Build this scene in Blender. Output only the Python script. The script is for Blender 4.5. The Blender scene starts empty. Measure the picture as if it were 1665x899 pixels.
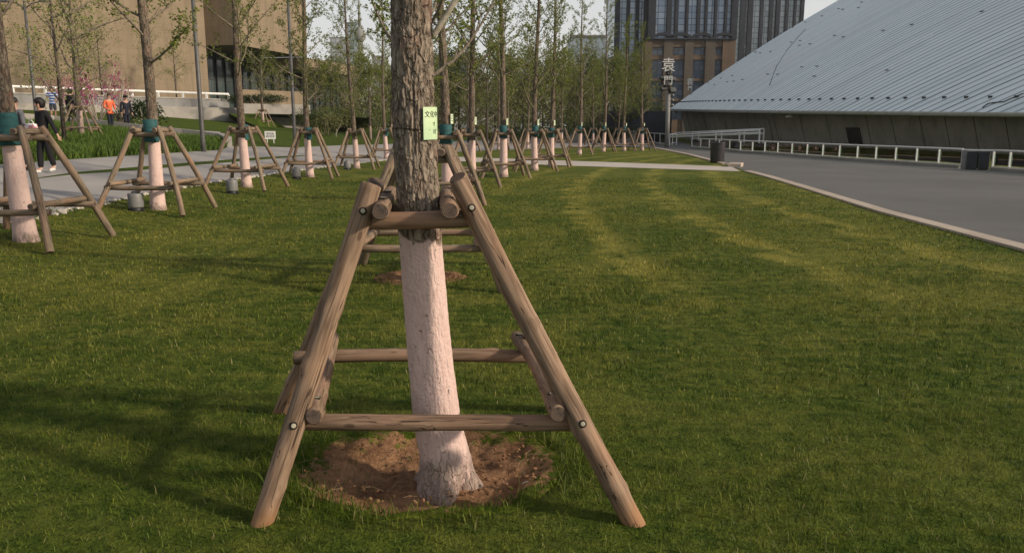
import bpy, bmesh, math, random
import numpy as np
from mathutils import Vector, Matrix, noise as mnoise
PI = math.pi
S = bpy.context.scene
COL = S.collection
V = Vector

# ------------------------------------------------------------------ camera, sky, sun, exposure
F, CX, CY, HC = 1300.0, 832.5, 449.5, 1.5
TH = math.atan(242.5 / F)
cam = bpy.data.objects.new('camera', bpy.data.cameras.new('camera'))
COL.objects.link(cam)
cam.location = (0, 0, HC)
cam.rotation_euler = (PI / 2 - TH, 0, 0)
cam.data.sensor_width = 36
cam.data.lens = 36 * F / 1665
cam.data.clip_start = 0.05
cam.data.clip_end = 6000
S.camera = cam

SUN_EL = math.radians(24)
SUN_AZ = math.atan2(0.94, -0.34)            # clockwise from +Y
W = bpy.data.worlds.new("World"); S.world = W; W.use_nodes = True
wn = W.node_tree.nodes; wl = W.node_tree.links
sky = wn.new('ShaderNodeTexSky'); sky.sky_type = 'NISHITA'; sky.sun_disc = False
sky.sun_elevation = SUN_EL; sky.sun_rotation = SUN_AZ
sky.air_density = 1.0; sky.dust_density = 3.0; sky.ozone_density = 1.5
# thin bright overcast haze in front of the blue
hz = wn.new('ShaderNodeMix'); hz.data_type = 'RGBA'; hz.inputs[0].default_value = 0.72
tcw = wn.new('ShaderNodeTexCoord'); sxw = wn.new('ShaderNodeSeparateXYZ'); mrw = wn.new('ShaderNodeMapRange')
wl.new(tcw.outputs['Generated'], sxw.inputs[0]); wl.new(sxw.outputs[2], mrw.inputs[0])
mrw.inputs[1].default_value = 0.10; mrw.inputs[2].default_value = 0.75; mrw.inputs[3].default_value = 0.85; mrw.inputs[4].default_value = 0.22
wl.new(mrw.outputs[0], hz.inputs[0])
wl.new(sky.outputs[0], hz.inputs[6]); hz.inputs[7].default_value = (6.0, 5.95, 5.8, 1)
wl.new(hz.outputs[2], wn['Background'].inputs[0])
wn['Background'].inputs[1].default_value = 0.13

sl = bpy.data.lights.new('sun', 'SUN'); sl.energy = 4.0; sl.angle = math.radians(3.5); sl.color = (1.0, 0.86, 0.68)
so = bpy.data.objects.new('sun', sl); COL.objects.link(so)
sd = V((math.sin(SUN_AZ) * math.cos(SUN_EL), math.cos(SUN_AZ) * math.cos(SUN_EL), math.sin(SUN_EL)))
so.rotation_euler = sd.to_track_quat('Z', 'Y').to_euler()
so.location = (30, -10, 30)

S.view_settings.view_transform = 'Standard'
S.view_settings.look = 'None'
S.view_settings.exposure = 0.05
S.view_settings.gamma = 1.0

# ------------------------------------------------------------------ projection helpers
def terr(x, y=0.0):
    return min(max(0.1 * (-x - 5.5), 0.0), 2.6)

def ray(px, py):
    a, b = (px - CX) / F, (CY - py) / F
    c, s = math.cos(TH), math.sin(TH)
    return V((a, c + b * s, -s + b * c))

def P(px, py, dz=0.0):
    """point of the ground seen at a photo pixel"""
    d = ray(px, py)
    def f(t): return HC + d.z * t - terr(d.x * t) - dz
    lo, hi = 0.5, 1.0
    while f(hi) > 0 and hi < 3000: hi *= 1.15
    for _ in range(60):
        m = (lo + hi) / 2
        if f(m) > 0: lo = m
        else: hi = m
    return V((d.x * hi, d.y * hi, HC + d.z * hi))

def at(px, py, Y):
    d = ray(px, py)
    t = Y / d.y
    return V((d.x * t, Y, HC + d.z * t))

# ------------------------------------------------------------------ tagging
def tag(o, label=None, cat=None, group=None, kind=None):
    if label: o['label'] = label
    if cat: o['category'] = cat
    if group: o['group'] = group
    if kind: o['kind'] = kind
    return o

def thing(name, label, cat, loc=(0, 0, 0), rz=0, group=None):
    o = bpy.data.objects.new(name, None); COL.objects.link(o)
    o.empty_display_size = 0.2
    o.location = loc; o.rotation_euler = (0, 0, rz)
    return tag(o, label, cat, group)

def obj(name, bm, mats, parent=None, smooth=False):
    me = bpy.data.meshes.new(name)
    bm.to_mesh(me); bm.free()
    if not isinstance(mats, (list, tuple)): mats = [mats]
    for m in mats: me.materials.append(m)
    if smooth:
        me.polygons.foreach_set('use_smooth', [True] * len(me.polygons))
    o = bpy.data.objects.new(name, me); COL.objects.link(o)
    if parent: o.parent = parent
    return o

def structure(name, bm, mats, smooth=False):
    return tag(obj(name, bm, mats, None, smooth), kind='structure')

def copy_tree(o, parent=None):
    c = o.copy(); COL.objects.link(c)
    c.parent = parent
    for ch in list(o.children): copy_tree(ch, c)
    return c

# ------------------------------------------------------------------ mesh helpers
def box(bm, c, s, rz=0.0, mi=0, rot=None):
    r = bmesh.ops.create_cube(bm, size=1)
    M = Matrix.Translation(c) @ (rot if rot else Matrix.Rotation(rz, 4, 'Z')) @ Matrix.Diagonal((s[0], s[1], s[2], 1))
    bmesh.ops.transform(bm, matrix=M, verts=r['verts'])
    if mi:
        for f in {f for v in r['verts'] for f in v.link_faces}: f.material_index = mi

def bbox(bm, lo, hi, mi=0):
    lo, hi = V(lo), V(hi)
    box(bm, (lo + hi) / 2, hi - lo, 0, mi)

def tube(bm, pts, rad, n=8, cap=True, mi=0, capmi=None):
    pts = [V(p) for p in pts]
    if not isinstance(rad, (list, tuple)): rad = [rad] * len(pts)
    rings = []
    ref = None
    for i, p in enumerate(pts):
        a = pts[max(i - 1, 0)]; b = pts[min(i + 1, len(pts) - 1)]
        d = (b - a).normalized()
        if ref is None: ref = d.orthogonal().normalized()
        u = (ref - d * ref.dot(d))
        u = u.normalized() if u.length > 1e-6 else d.orthogonal().normalized()
        ref = u
        w = d.cross(u)
        rings.append([bm.verts.new(p + (u * math.cos(2 * PI * k / n) + w * math.sin(2 * PI * k / n)) * rad[i]) for k in range(n)])
    for i in range(len(rings) - 1):
        for k in range(n):
            f = bm.faces.new((rings[i][k], rings[i][(k + 1) % n], rings[i + 1][(k + 1) % n], rings[i + 1][k]))
            f.material_index = mi; f.smooth = True
    if cap:
        cm = mi if capmi is None else capmi
        f = bm.faces.new(list(reversed(rings[0]))); f.material_index = cm
        f = bm.faces.new(rings[-1]); f.material_index = cm
    return rings

def lathe(bm, prof, n=24, c=(0, 0, 0), mi=0):
    c = V(c); rings = []
    for r, z in prof:
        rings.append([bm.verts.new(c + V((r * math.cos(2 * PI * k / n), r * math.sin(2 * PI * k / n), z))) for k in range(n)])
    for i in range(len(rings) - 1):
        for k in range(n):
            f = bm.faces.new((rings[i][k], rings[i][(k + 1) % n], rings[i + 1][(k + 1) % n], rings[i + 1][k]))
            f.material_index = mi; f.smooth = True
    f = bm.faces.new(list(reversed(rings[0]))); f.material_index = mi
    f = bm.faces.new(rings[-1]); f.material_index = mi

def sheet(pts, off, cut=()):
    """flat polygon laid on the terrain, split where the terrain changes slope"""
    bm = bmesh.new()
    bm.faces.new([bm.verts.new((p[0], p[1], 0)) for p in pts])
    bmesh.ops.triangulate(bm, faces=bm.faces[:])
    for x in (-5.5, -31.5) + tuple(cut):
        bmesh.ops.bisect_plane(bm, geom=bm.verts[:] + bm.edges[:] + bm.faces[:], plane_co=(x, 0, 0), plane_no=(1, 0, 0))
    bmesh.ops.recalc_face_normals(bm, faces=bm.faces[:])
    for v in bm.verts: v.co.z = terr(v.co.x) + off
    for f in bm.faces:
        if f.normal.z < 0: f.normal_flip()
    return bm

def raw_mesh(name, verts, faces_loops, sizes, mat, parent=None, smooth=False):
    me = bpy.data.meshes.new(name)
    nv = len(verts); nl = len(faces_loops); nf = len(sizes)
    me.vertices.add(nv); me.vertices.foreach_set('co', np.asarray(verts, dtype=np.float32).ravel())
    me.loops.add(nl); me.loops.foreach_set('vertex_index', np.asarray(faces_loops, dtype=np.int32))
    me.polygons.add(nf)
    st = np.concatenate(([0], np.cumsum(sizes)[:-1])).astype(np.int32)
    me.polygons.foreach_set('loop_start', st)
    me.update(calc_edges=True); me.validate()
    me.materials.append(mat)
    if smooth: me.polygons.foreach_set('use_smooth', [True] * nf)
    o = bpy.data.objects.new(name, me); COL.objects.link(o)
    if parent: o.parent = parent
    return o

# ------------------------------------------------------------------ materials
class NT:
    def __init__(s, name):
        s.m = bpy.data.materials.new(name); s.m.use_nodes = True
        s.t = s.m.node_tree; s.n = s.t.nodes; s.l = s.t.links
        s.b = s.n['Principled BSDF']; s.out = s.n['Material Output']
    def add(s, typ, **kw):
        nd = s.n.new(typ)
        for k, v in kw.items():
            if k.startswith('i_'):
                s.set(nd.inputs[int(k[2:])], v)
            else: setattr(nd, k, v)
        return nd
    def set(s, sock, v):
        if isinstance(v, bpy.types.NodeSocket): s.l.new(v, sock)
        else: sock.default_value = v
    def math(s, op, a, b=0.0, c=0.0, clamp=False):
        nd = s.n.new('ShaderNodeMath'); nd.operation = op; nd.use_clamp = clamp
        s.set(nd.inputs[0], a); s.set(nd.inputs[1], b); s.set(nd.inputs[2], c)
        return nd.outputs[0]
    def mix(s, f, a, b, mode='MIX'):
        nd = s.n.new('ShaderNodeMix'); nd.data_type = 'RGBA'; nd.blend_type = mode
        s.set(nd.inputs[0], f)
        for i, v in ((6, a), (7, b)):
            if isinstance(v, (tuple, list)) and len(v) == 3: v = (*v, 1)
            s.set(nd.inputs[i], v)
        return nd.outputs[2]
    def ramp(s, v, lo, hi, smooth=True):
        nd = s.n.new('ShaderNodeMapRange'); nd.clamp = True
        if smooth: nd.interpolation_type = 'SMOOTHSTEP'
        s.set(nd.inputs[0], v); nd.inputs[1].default_value = lo; nd.inputs[2].default_value = hi
        return nd.outputs[0]
    def noise(s, vec, scale, detail=4, rough=.55, dist=0.0):
        nd = s.n.new('ShaderNodeTexNoise')
        s.set(nd.inputs['Vector'], vec); nd.inputs['Scale'].default_value = scale
        nd.inputs['Detail'].default_value = detail; nd.inputs['Roughness'].default_value = rough
        nd.inputs['Distortion'].default_value = dist
        return nd.outputs[0]
    def vscale(s, vec, sc):
        nd = s.n.new('ShaderNodeVectorMath'); nd.operation = 'MULTIPLY'
        s.set(nd.inputs[0], vec); nd.inputs[1].default_value = sc
        return nd.outputs[0]
    def coord(s, which='Object'):
        return s.n.new('ShaderNodeTexCoord').outputs[which]
    def pos(s):
        return s.n.new('ShaderNodeNewGeometry').outputs['Position']
    def island(s):
        return s.n.new('ShaderNodeNewGeometry').outputs['Random Per Island']
    def sep(s, vec):
        nd = s.n.new('ShaderNodeSeparateXYZ'); s.set(nd.inputs[0], vec); return nd.outputs
    def bump(s, h, strength=.5, dist=.01, normal=None):
        nd = s.n.new('ShaderNodeBump'); nd.inputs['Strength'].default_value = strength
        nd.inputs['Distance'].default_value = dist; s.set(nd.inputs['Height'], h)
        if normal: s.set(nd.inputs['Normal'], normal)
        s.l.new(nd.outputs[0], s.b.inputs['Normal'])
        return nd.outputs[0]
    def base(s, c):
        if isinstance(c, (tuple, list)) and len(c) == 3: c = (*c, 1)
        s.set(s.b.inputs['Base Color'], c)
    def rough(s, r): s.set(s.b.inputs['Roughness'], r)
    def spec(s, v): s.b.inputs['Specular IOR Level'].default_value = v

def mul(c, k): return tuple(min(x * k, 1) for x in c)

def simple(name, c, rough=.8, var=.25, scale=6, bump=.2, bscale=60, bdist=.01, stretch=(1, 1, 1), spec=.3, metal=0, world=False, c2=None):
    t = NT(name)
    v = t.pos() if world else t.coord('Object')
    v = t.vscale(v, stretch)
    n = t.noise(v, scale, 5)
    n2 = t.noise(v, scale * 7, 4)
    f = t.ramp(t.math('ADD', t.math('MULTIPLY', n, .7), t.math('MULTIPLY', n2, .3)), .3, .7)
    t.base(t.mix(f, mul(c, 1 - var), c2 if c2 else mul(c, 1 + var)))
    t.rough(rough); t.spec(spec); t.b.inputs['Metallic'].default_value = metal
    if bump: t.bump(t.noise(v, bscale, 4), bump, bdist)
    return t.m

def grass_colour(t, pos, extra=None):
    x, y, z = t.sep(pos)
    flat = t.add('ShaderNodeCombineXYZ', i_0=x, i_1=y, i_2=0.0).outputs[0]
    big = t.noise(flat, .33, 4, .6)
    mid = t.noise(t.vscale(flat, (1, .8, 1)), 1.7, 5, .62)
    fine = t.noise(flat, 9, 5, .7)
    vfine = t.noise(flat, 55, 3, .7)
    # curved mower stripes on the right half of the lawn
    yy = t.math('SUBTRACT', y, 13.0)
    u = t.math('SUBTRACT', x, t.math('MULTIPLY', t.math('MULTIPLY', yy, yy), .0087))
    u = t.math('ADD', u, t.math('MULTIPLY', t.math('SUBTRACT', mid, .5), .9))
    sn = t.math('SINE', t.math('MULTIPLY', t.math('SUBTRACT', u, .75), 2 * PI / 1.9))
    band = t.ramp(sn, .35, 1.0)
    band = t.math('MULTIPLY', band, t.ramp(x, -1.0, .8))
    band = t.math('MULTIPLY', band, t.ramp(y, 5.0, 10.0))
    band = t.math('MULTIPLY', band, t.ramp(mid, .30, .62))
    yel = t.math('ADD', t.math('MULTIPLY', big, .75), t.math('MULTIPLY', mid, .65))
    yel = t.math('ADD', yel, t.math('MULTIPLY', t.math('SUBTRACT', fine, .5), .8))
    streak = t.noise(t.vscale(flat, (1.1, 4.2, 1)), 1.9, 5, .68)
    yel = t.math('ADD', yel, t.math('MULTIPLY', t.math('SUBTRACT', streak, .5), .75))
    yel = t.ramp(yel, .47, .97)
    yel = t.math('ADD', t.math('MULTIPLY', yel, .62), t.math('MULTIPLY', band, .62), clamp=True)
    yel = t.math('MULTIPLY', yel, t.math('MAXIMUM', t.ramp(x, -10.0, -7.0), .15))  # left lawn kept greener: shade of trees and hedge painted into the turf
    yel = t.math('MULTIPLY', yel, t.math('ADD', t.math('MULTIPLY', t.ramp(y, 2.5, 7.5), .5), .5))  # fewer dry patches up close; paler grazing view of farther turf painted in
    f2 = t.ramp(t.math('ADD', t.math('MULTIPLY', fine, .6), t.math('MULTIPLY', vfine, .5)), .35, .75)
    g = t.mix(f2, (.021, .043, .004), (.072, .107, .010))
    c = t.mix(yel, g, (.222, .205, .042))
    return c, fine, vfine, yel

def mk_ground():
    t = NT('lawn_turf')
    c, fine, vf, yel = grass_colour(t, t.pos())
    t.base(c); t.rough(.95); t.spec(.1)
    t.bump(t.math('ADD', fine, t.math('MULTIPLY', vf, .6)), .9, .05)
    return t.m
def mk_blade(name, base=None):
    t = NT(name)
    isl = t.island()
    if base is None:
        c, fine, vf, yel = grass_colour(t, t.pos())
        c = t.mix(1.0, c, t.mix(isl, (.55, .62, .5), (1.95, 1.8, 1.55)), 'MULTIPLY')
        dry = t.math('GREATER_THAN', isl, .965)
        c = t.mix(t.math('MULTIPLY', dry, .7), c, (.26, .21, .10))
    else:
        c = t.mix(isl, base[0], base[1])
    t.base(c); t.rough(.6); t.spec(.25)
    tr = t.add('ShaderNodeBsdfTranslucent'); t.set(tr.inputs[0], c)
    mx = t.add('ShaderNodeMixShader'); mx.inputs[0].default_value = .3
    t.l.new(t.b.outputs[0], mx.inputs[1]); t.l.new(tr.outputs[0], mx.inputs[2]); t.l.new(mx.outputs[0], t.out.inputs[0])
    return t.m
def mk_leaf(name, a, b, trans=.35):
    return mk_blade(name, (( *a, 1), (*b, 1)))

def mk_trunk(name, bark_a, bark_b, wtop=1.2, scale=1.0, white=True):
    """furrowed bark with whitewash brushed on below wtop (object space)"""
    t = NT(name)
    o = t.coord('Object')
    sx = t.vscale(o, (1, 1, .34))
    n1 = t.noise(sx, 34 * scale, 6, .65, .6)
    n2 = t.noise(o, 9, 4)
    n3 = t.noise(sx, 110 * scale, 4, .6)
    f = t.ramp(t.math('ADD', t.math('MULTIPLY', n1, .75), t.math('MULTIPLY', n3, .25)), .36, .62)
    bark = t.mix(f, bark_a, bark_b)
    bark = t.mix(t.math('MULTIPLY', t.ramp(n2, .52, .7), .45), bark, (.20, .075, .05))
    vo = t.add('ShaderNodeTexVoronoi', feature='DISTANCE_TO_EDGE'); vo.inputs['Scale'].default_value = 30 * scale
    wv = t.add('ShaderNodeVectorMath', operation='ADD', i_0=t.vscale(o, (1, 1, .30)))
    wn_ = t.add('ShaderNodeTexNoise'); t.set(wn_.inputs['Vector'], o); wn_.inputs['Scale'].default_value = 22 * scale; wn_.inputs['Detail'].default_value = 3
    t.l.new(t.vscale(wn_.outputs['Color'], (.045 / scale,) * 3), wv.inputs[1])
    t.set(vo.inputs['Vector'], wv.outputs[0])
    plate = t.ramp(vo.outputs['Distance'], .0, .16)
    bark = t.mix(t.math('MULTIPLY', t.math('SUBTRACT', 1.0, plate), .45), bark, mul(bark_a, .55))
    bark = t.mix(t.math('MULTIPLY', t.ramp(n3, .52, .72), .35), bark, mul(bark_b, 1.25))
    h = t.math('ADD', t.math('ADD', t.math('MULTIPLY', n1, .5), t.math('MULTIPLY', n3, .35)), t.math('MULTIPLY', plate, .6))
    if white:
        z = t.sep(o)[2]
        edge = t.math('ADD', z, t.math('MULTIPLY', t.math('SUBTRACT', t.noise(o, 16, 4), .5), .20))
        wf = t.math('SUBTRACT', 1.0, t.ramp(edge, wtop - .012, wtop + .012))
        spots = t.ramp(t.noise(o, 26, 5, .6), .655, .70)
        low = t.math('SUBTRACT', 1.0, t.ramp(t.math('ADD', z, t.math('MULTIPLY', t.math('SUBTRACT', n2, .5), .25)), .03, .15))
        spots = t.math('MAXIMUM', spots, t.math('MULTIPLY', low, t.ramp(n1, .34, .52)))
        wf = t.math('MULTIPLY', wf, t.math('SUBTRACT', 1.0, t.math('MULTIPLY', spots, .75)))
        wc = t.mix(t.ramp(n1, .25, .6), (.56, .39, .35), (.64, .465, .415))
        wc = t.mix(t.math('MULTIPLY', t.ramp(n2, .5, .75), .35), wc, (.50, .39, .32))
        wc = t.mix(t.math('MULTIPLY', t.math('SUBTRACT', 1.0, plate), .05), wc, (.40, .30, .25))
        bark = t.mix(wf, bark, wc)
        knob = t.math('ADD', t.math('ADD', t.math('MULTIPLY', n1, .45), t.math('MULTIPLY', t.noise(o, 75, 4, .6), .35)), t.math('MULTIPLY', plate, .10))
        h = t.math('ADD', t.math('MULTIPLY', h, t.math('SUBTRACT', 1.0, wf)), t.math('MULTIPLY', knob, wf))
    t.base(bark); t.rough(.92); t.spec(.15)
    t.bump(h, 1.0, .016)
    return t.m

def mk_wood(name, a, b, foot=False):
    t = NT(name)
    o = t.coord('Object')
    rnd = t.add('ShaderNodeObjectInfo').outputs['Random']
    sh = t.add('ShaderNodeVectorMath', operation='ADD', i_0=o)
    cmb = t.add('ShaderNodeCombineXYZ', i_0=t.math('MULTIPLY', rnd, 13.7), i_1=t.math('MULTIPLY', rnd, 31.1), i_2=t.math('MULTIPLY', rnd, 57.3))
    t.l.new(cmb.outputs[0], sh.inputs[1])
    v = t.vscale(sh.outputs[0], (1, 1, .07))
    g = t.noise(v, 42, 5, .6, .8)
    bigv = t.noise(t.vscale(sh.outputs[0], (1, 1, .35)), 8, 4)
    c = t.mix(t.ramp(g, .3, .7), a, b)
    c = t.mix(t.math('MULTIPLY', t.ramp(bigv, .45, .7), .55), c, (.30, .17, .105))
    c = t.mix(t.math('MULTIPLY', t.ramp(bigv, .5, .28), .5), c, mul(a, .75))
    kn = t.add('ShaderNodeTexVoronoi'); kn.inputs['Scale'].default_value = 6
    t.set(kn.inputs['Vector'], t.vscale(sh.outputs[0], (1.4, 1.4, .6)))
    kf = t.ramp(kn.outputs['Distance'], .10, .05)
    c = t.mix(t.math('MULTIPLY', kf, .8), c, (.075, .045, .03))
    ck = t.ramp(t.math('ABSOLUTE', t.math('SUBTRACT', t.noise(t.vscale(sh.outputs[0], (1, 1, .035)), 17, 3, .5, .3), .5)), .006, .0015)
    c = t.mix(t.math('MULTIPLY', ck, .85), c, (.035, .022, .015))
    if foot:
        zz = t.math('ADD', t.sep(o)[2], t.math('MULTIPLY', t.math('SUBTRACT', bigv, .5), .25))
        c = t.mix(t.math('MULTIPLY', t.ramp(zz, .15, .04), .75), c, (.30, .155, .07))
    t.base(c); t.rough(.85); t.spec(.2)
    h = t.math('SUBTRACT', t.math('MULTIPLY', g, .5), t.math('MULTIPLY', ck, 1.0))
    t.bump(h, .7, .006)
    return t.m

def mk_endgrain():
    t = NT('end_grain')
    o = t.coord('Object')
    x, y, z = t.sep(o)
    r = t.math('SQRT', t.math('ADD', t.math('MULTIPLY', x, x), t.math('MULTIPLY', y, y)))
    n = t.noise(o, 30, 4)
    ring = t.math('SINE', t.math('ADD', t.math('MULTIPLY', r, 900), t.math('MULTIPLY', n, 8)))
    c = t.mix(t.ramp(ring, -1, 1), (.075, .055, .045), (.15, .11, .085))
    c = t.mix(t.ramp(n, .5, .7), c, (.05, .04, .035))
    t.base(c); t.rough(.95); t.spec(.1); t.bump(n, .5, .004)
    return t.m

def mk_soil():
    t = NT('bare_soil')
    p = t.pos()
    a = t.noise(p, 4, 5, .6); b = t.noise(p, 28, 6, .7); c3 = t.noise(p, 120, 3, .7)
    c = t.mix(t.ramp(t.math('ADD', t.math('MULTIPLY', a, .5), t.math('MULTIPLY', b, .5)), .34, .64), (.125, .062, .033), (.35, .195, .105))
    c = t.mix(t.math('MULTIPLY', t.ramp(c3, .5, .75), .45), c, (.40, .26, .16))
    # turf creeping in raggedly over the rim
    x, y, z = t.sep(p)
    gx = t.math('DIVIDE', t.math('ADD', x, .38), .58); gy = t.math('DIVIDE', t.math('SUBTRACT', y, 3.39), .435)
    q = t.math('SQRT', t.math('ADD', t.math('MULTIPLY', gx, gx), t.math('MULTIPLY', gy, gy)))
    q = t.math('ADD', q, t.math('MULTIPLY', t.math('SUBTRACT', t.noise(p, 11, 5, .7), .5), 1.1))
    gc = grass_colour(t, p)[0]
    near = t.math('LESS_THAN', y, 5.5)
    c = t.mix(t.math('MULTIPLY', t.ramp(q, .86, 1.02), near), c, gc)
    t.base(c); t.rough(1); t.spec(.05)
    t.bump(t.math('ADD', b, t.math('MULTIPLY', c3, .4)), .8, .022)
    return t.m

def mk_paving(name, a, b, tile=.6, joint=.5):
    t = NT(name)
    p = t.pos()
    n = t.noise(p, .6, 4); n2 = t.noise(p, 30, 4, .7)
    c = t.mix(t.ramp(t.math('ADD', t.math('MULTIPLY', n, .6), t.math('MULTIPLY', n2, .4)), .3, .7), a, b)
    br = t.add('ShaderNodeTexBrick'); br.offset = .5
    t.set(br.inputs['Vector'], p); br.inputs['Scale'].default_value = 1
    br.inputs['Brick Width'].default_value = tile * 1.0; br.inputs['Row Height'].default_value = tile
    br.inputs['Mortar Size'].default_value = .006; br.inputs['Mortar Smooth'].default_value = .3
    c = t.mix(t.math('MULTIPLY', br.outputs['Fac'], joint), c, mul(a, .5))
    t.base(c); t.rough(.85); t.spec(.25)
    t.bump(t.math('SUBTRACT', n2, t.math('MULTIPLY', br.outputs['Fac'], 1.0)), .3, .008)
    return t.m

def mk_asphalt():
    t = NT('asphalt')
    p = t.pos()
    n = t.noise(p, .25, 5, .6); n2 = t.noise(p, 90, 3, .8); n3 = t.noise(t.vscale(p, (1.0, .12, 1)), 1.2, 4)
    c = t.mix(t.ramp(n, .3, .7), (.098, .094, .086), (.128, .122, .112))
    c = t.mix(t.math('MULTIPLY', t.ramp(n3, .52, .75), .35), c, (.078, .074, .068))
    c = t.mix(t.math('MULTIPLY', t.ramp(n2, .55, .8), .4), c, (.18, .17, .155))
    t.base(c); t.rough(.9); t.spec(.25); t.bump(n2, .4, .004)
    return t.m

def mk_shell():
    """standing-seam metal roof, seams run in one plan direction"""
    t = NT('metal_roof_sheet')
    p = t.pos()
    x, y, z = t.sep(p)
    v = t.math('ADD', t.math('MULTIPLY', x, .43), t.math('MULTIPLY', y, .905))
    w = t.math('SUBTRACT', t.math('MULTIPLY', x, .905), t.math('MULTIPLY', y, .43))
    q = t.math('DIVIDE', v, .5)
    fr = t.math('FRACT', q)
    seam = t.ramp(t.math('ABSOLUTE', t.math('SUBTRACT', fr, .5)), .17, .05)
    fr4 = t.math('FRACT', t.math('DIVIDE', v, 2.0))
    seam4 = t.ramp(t.math('ABSOLUTE', t.math('SUBTRACT', fr4, .625)), .035, .01)
    idx = t.math('FLOOR', q)
    seg = t.math('FLOOR', t.math('DIVIDE', t.math('ADD', w, t.math('MULTIPLY', t.math('SINE', t.math('MULTIPLY', idx, 12.9)), 6.0)), 7.0))
    wnz = t.add('ShaderNodeTexWhiteNoise', noise_dimensions='2D')
    t.set(wnz.inputs['Vector'], t.add('ShaderNodeCombineXYZ', i_0=idx, i_1=seg, i_2=0.0).outputs[0])
    tint = wnz.outputs['Value']
    big = t.noise(t.add('ShaderNodeCombineXYZ', i_0=t.math('MULTIPLY', v, .12), i_1=t.math('MULTIPLY', w, .12), i_2=0.0).outputs[0], 1.0, 4)
    c = t.mix(tint, (.62, .70, .68), (.74, .80, .77))
    c = t.mix(t.math('MULTIPLY', t.ramp(big, .45, .7), .55), c, (.68, .67, .66))
    dirt = t.noise(t.add('ShaderNodeCombineXYZ', i_0=t.math('MULTIPLY', v, 6.0), i_1=t.math('MULTIPLY', w, .5), i_2=0.0).outputs[0], 1.0, 5)
    c = t.mix(t.math('MULTIPLY', t.ramp(dirt, .5, .8), .4), c, (.30, .33, .34))
    c = t.mix(t.math('MULTIPLY', seam, .75), c, (.15, .17, .175))
    c = t.mix(t.math('MULTIPLY', seam4, .75), c, (.06, .07, .075))
    t.base(c); t.rough(.5); t.b.inputs['Metallic'].default_value = .1; t.spec(.5)
    t.bump(t.math('ADD', t.math('MULTIPLY', seam, 1.0), t.math('MULTIPLY', dirt, .1)), .6, .05)
    return t.m

def mk_facade(name, glass_a, glass_b, frame, mw, mh, line=.06, rough=.15, vert=True):
    """curtain wall: glass panes of slightly different tint between thin mullions (object space x/z)"""
    t = NT(name)
    x, y, z = t.sep(t.coord('Object'))
    u = t.math('DIVIDE', t.math('ADD', x, y), mw); w = t.math('DIVIDE', z, mh)
    fu = t.math('ABSOLUTE', t.math('SUBTRACT', t.math('FRACT', u), .5)); fw = t.math('ABSOLUTE', t.math('SUBTRACT', t.math('FRACT', w), .5))
    ln = t.math('MAXIMUM', t.math('GREATER_THAN', fu, .5 - line), t.math('GREATER_THAN', fw, .5 - line))
    wnz = t.add('ShaderNodeTexWhiteNoise', noise_dimensions='2D')
    t.set(wnz.inputs['Vector'], t.add('ShaderNodeCombineXYZ', i_0=t.math('FLOOR', u), i_1=t.math('FLOOR', w), i_2=0.0).outputs[0])
    c = t.mix(wnz.outputs['Value'], glass_a, glass_b)
    t.base(t.mix(ln, c, frame)); t.rough(t.math('ADD', t.math('MULTIPLY', ln, .5), rough)); t.spec(.6)
    return t.m

def mk_brick(name, a, b, mortar, w=.6, h=.3):
    t = NT(name)
    o = t.coord('Object')
    x, y, z = t.sep(o)
    vec = t.add('ShaderNodeCombineXYZ', i_0=t.math('ADD', x, y), i_1=z, i_2=0.0).outputs[0]
    br = t.add('ShaderNodeTexBrick'); br.offset = .5
    t.set(br.inputs['Vector'], vec); br.inputs['Scale'].default_value = 1
    br.inputs['Brick Width'].default_value = w; br.inputs['Row Height'].default_value = h
    br.inputs['Mortar Size'].default_value = .012
    br.inputs['Color1'].default_value = (*a, 1); br.inputs['Color2'].default_value = (*b, 1); br.inputs['Mortar'].default_value = (*mortar, 1)
    n = t.noise(o, .5, 5)
    n2 = t.noise(t.vscale(o, (1, 1, .15)), 2.5, 4)
    c = t.mix(t.math('MULTIPLY', t.ramp(n, .4, .7), .3), br.outputs['Color'], mul(a, .7))
    c = t.mix(t.math('MULTIPLY', t.ramp(n2, .45, .72), .45), c, mul(b, .6))
    n3 = t.noise(t.vscale(o, (1, 1, .04)), 1.1, 5)
    c = t.mix(t.math('MULTIPLY', t.ramp(n3, .42, .68), .35), c, mul(a, .62))
    t.base(c); t.rough(.9); t.spec(.15)
    t.bump(br.outputs['Fac'], -.3, .02)
    return t.m

def mk_glass_clear():
    t = NT('railing_glass')
    t.base((.55, .62, .58)); t.rough(.03); t.spec(.5)
    tr = t.add('ShaderNodeBsdfTransparent'); tr.inputs[0].default_value = (.62, .74, .68, 1)
    mx = t.add('ShaderNodeMixShader')
    fz = t.add('ShaderNodeFresnel'); fz.inputs[0].default_value = 1.5
    gl = t.add('ShaderNodeBsdfGlossy'); gl.inputs['Roughness'].default_value = .02
    t.l.new(t.math('ADD', fz.outputs[0], .03), mx.inputs[0]); t.l.new(tr.outputs[0], mx.inputs[1]); t.l.new(gl.outputs[0], mx.inputs[2])
    t.l.new(mx.outputs[0], t.out.inputs[0])
    return t.m

def mk_concrete_wall():
    t = NT('dark_concrete')
    p = t.pos()
    n = t.noise(p, .35, 5, .6); n2 = t.noise(t.vscale(p, (1, 1, .15)), 2.2, 5, .6); n3 = t.noise(p, 25, 4)
    c = t.mix(t.ramp(n, .3, .7), (.20, .19, .168), (.29, .275, .24))
    c = t.mix(t.math('MULTIPLY', t.ramp(n2, .48, .72), .5), c, (.11, .108, .10))
    t.base(c); t.rough(.85); t.spec(.25); t.bump(n3, .25, .01)
    return t.m

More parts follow.
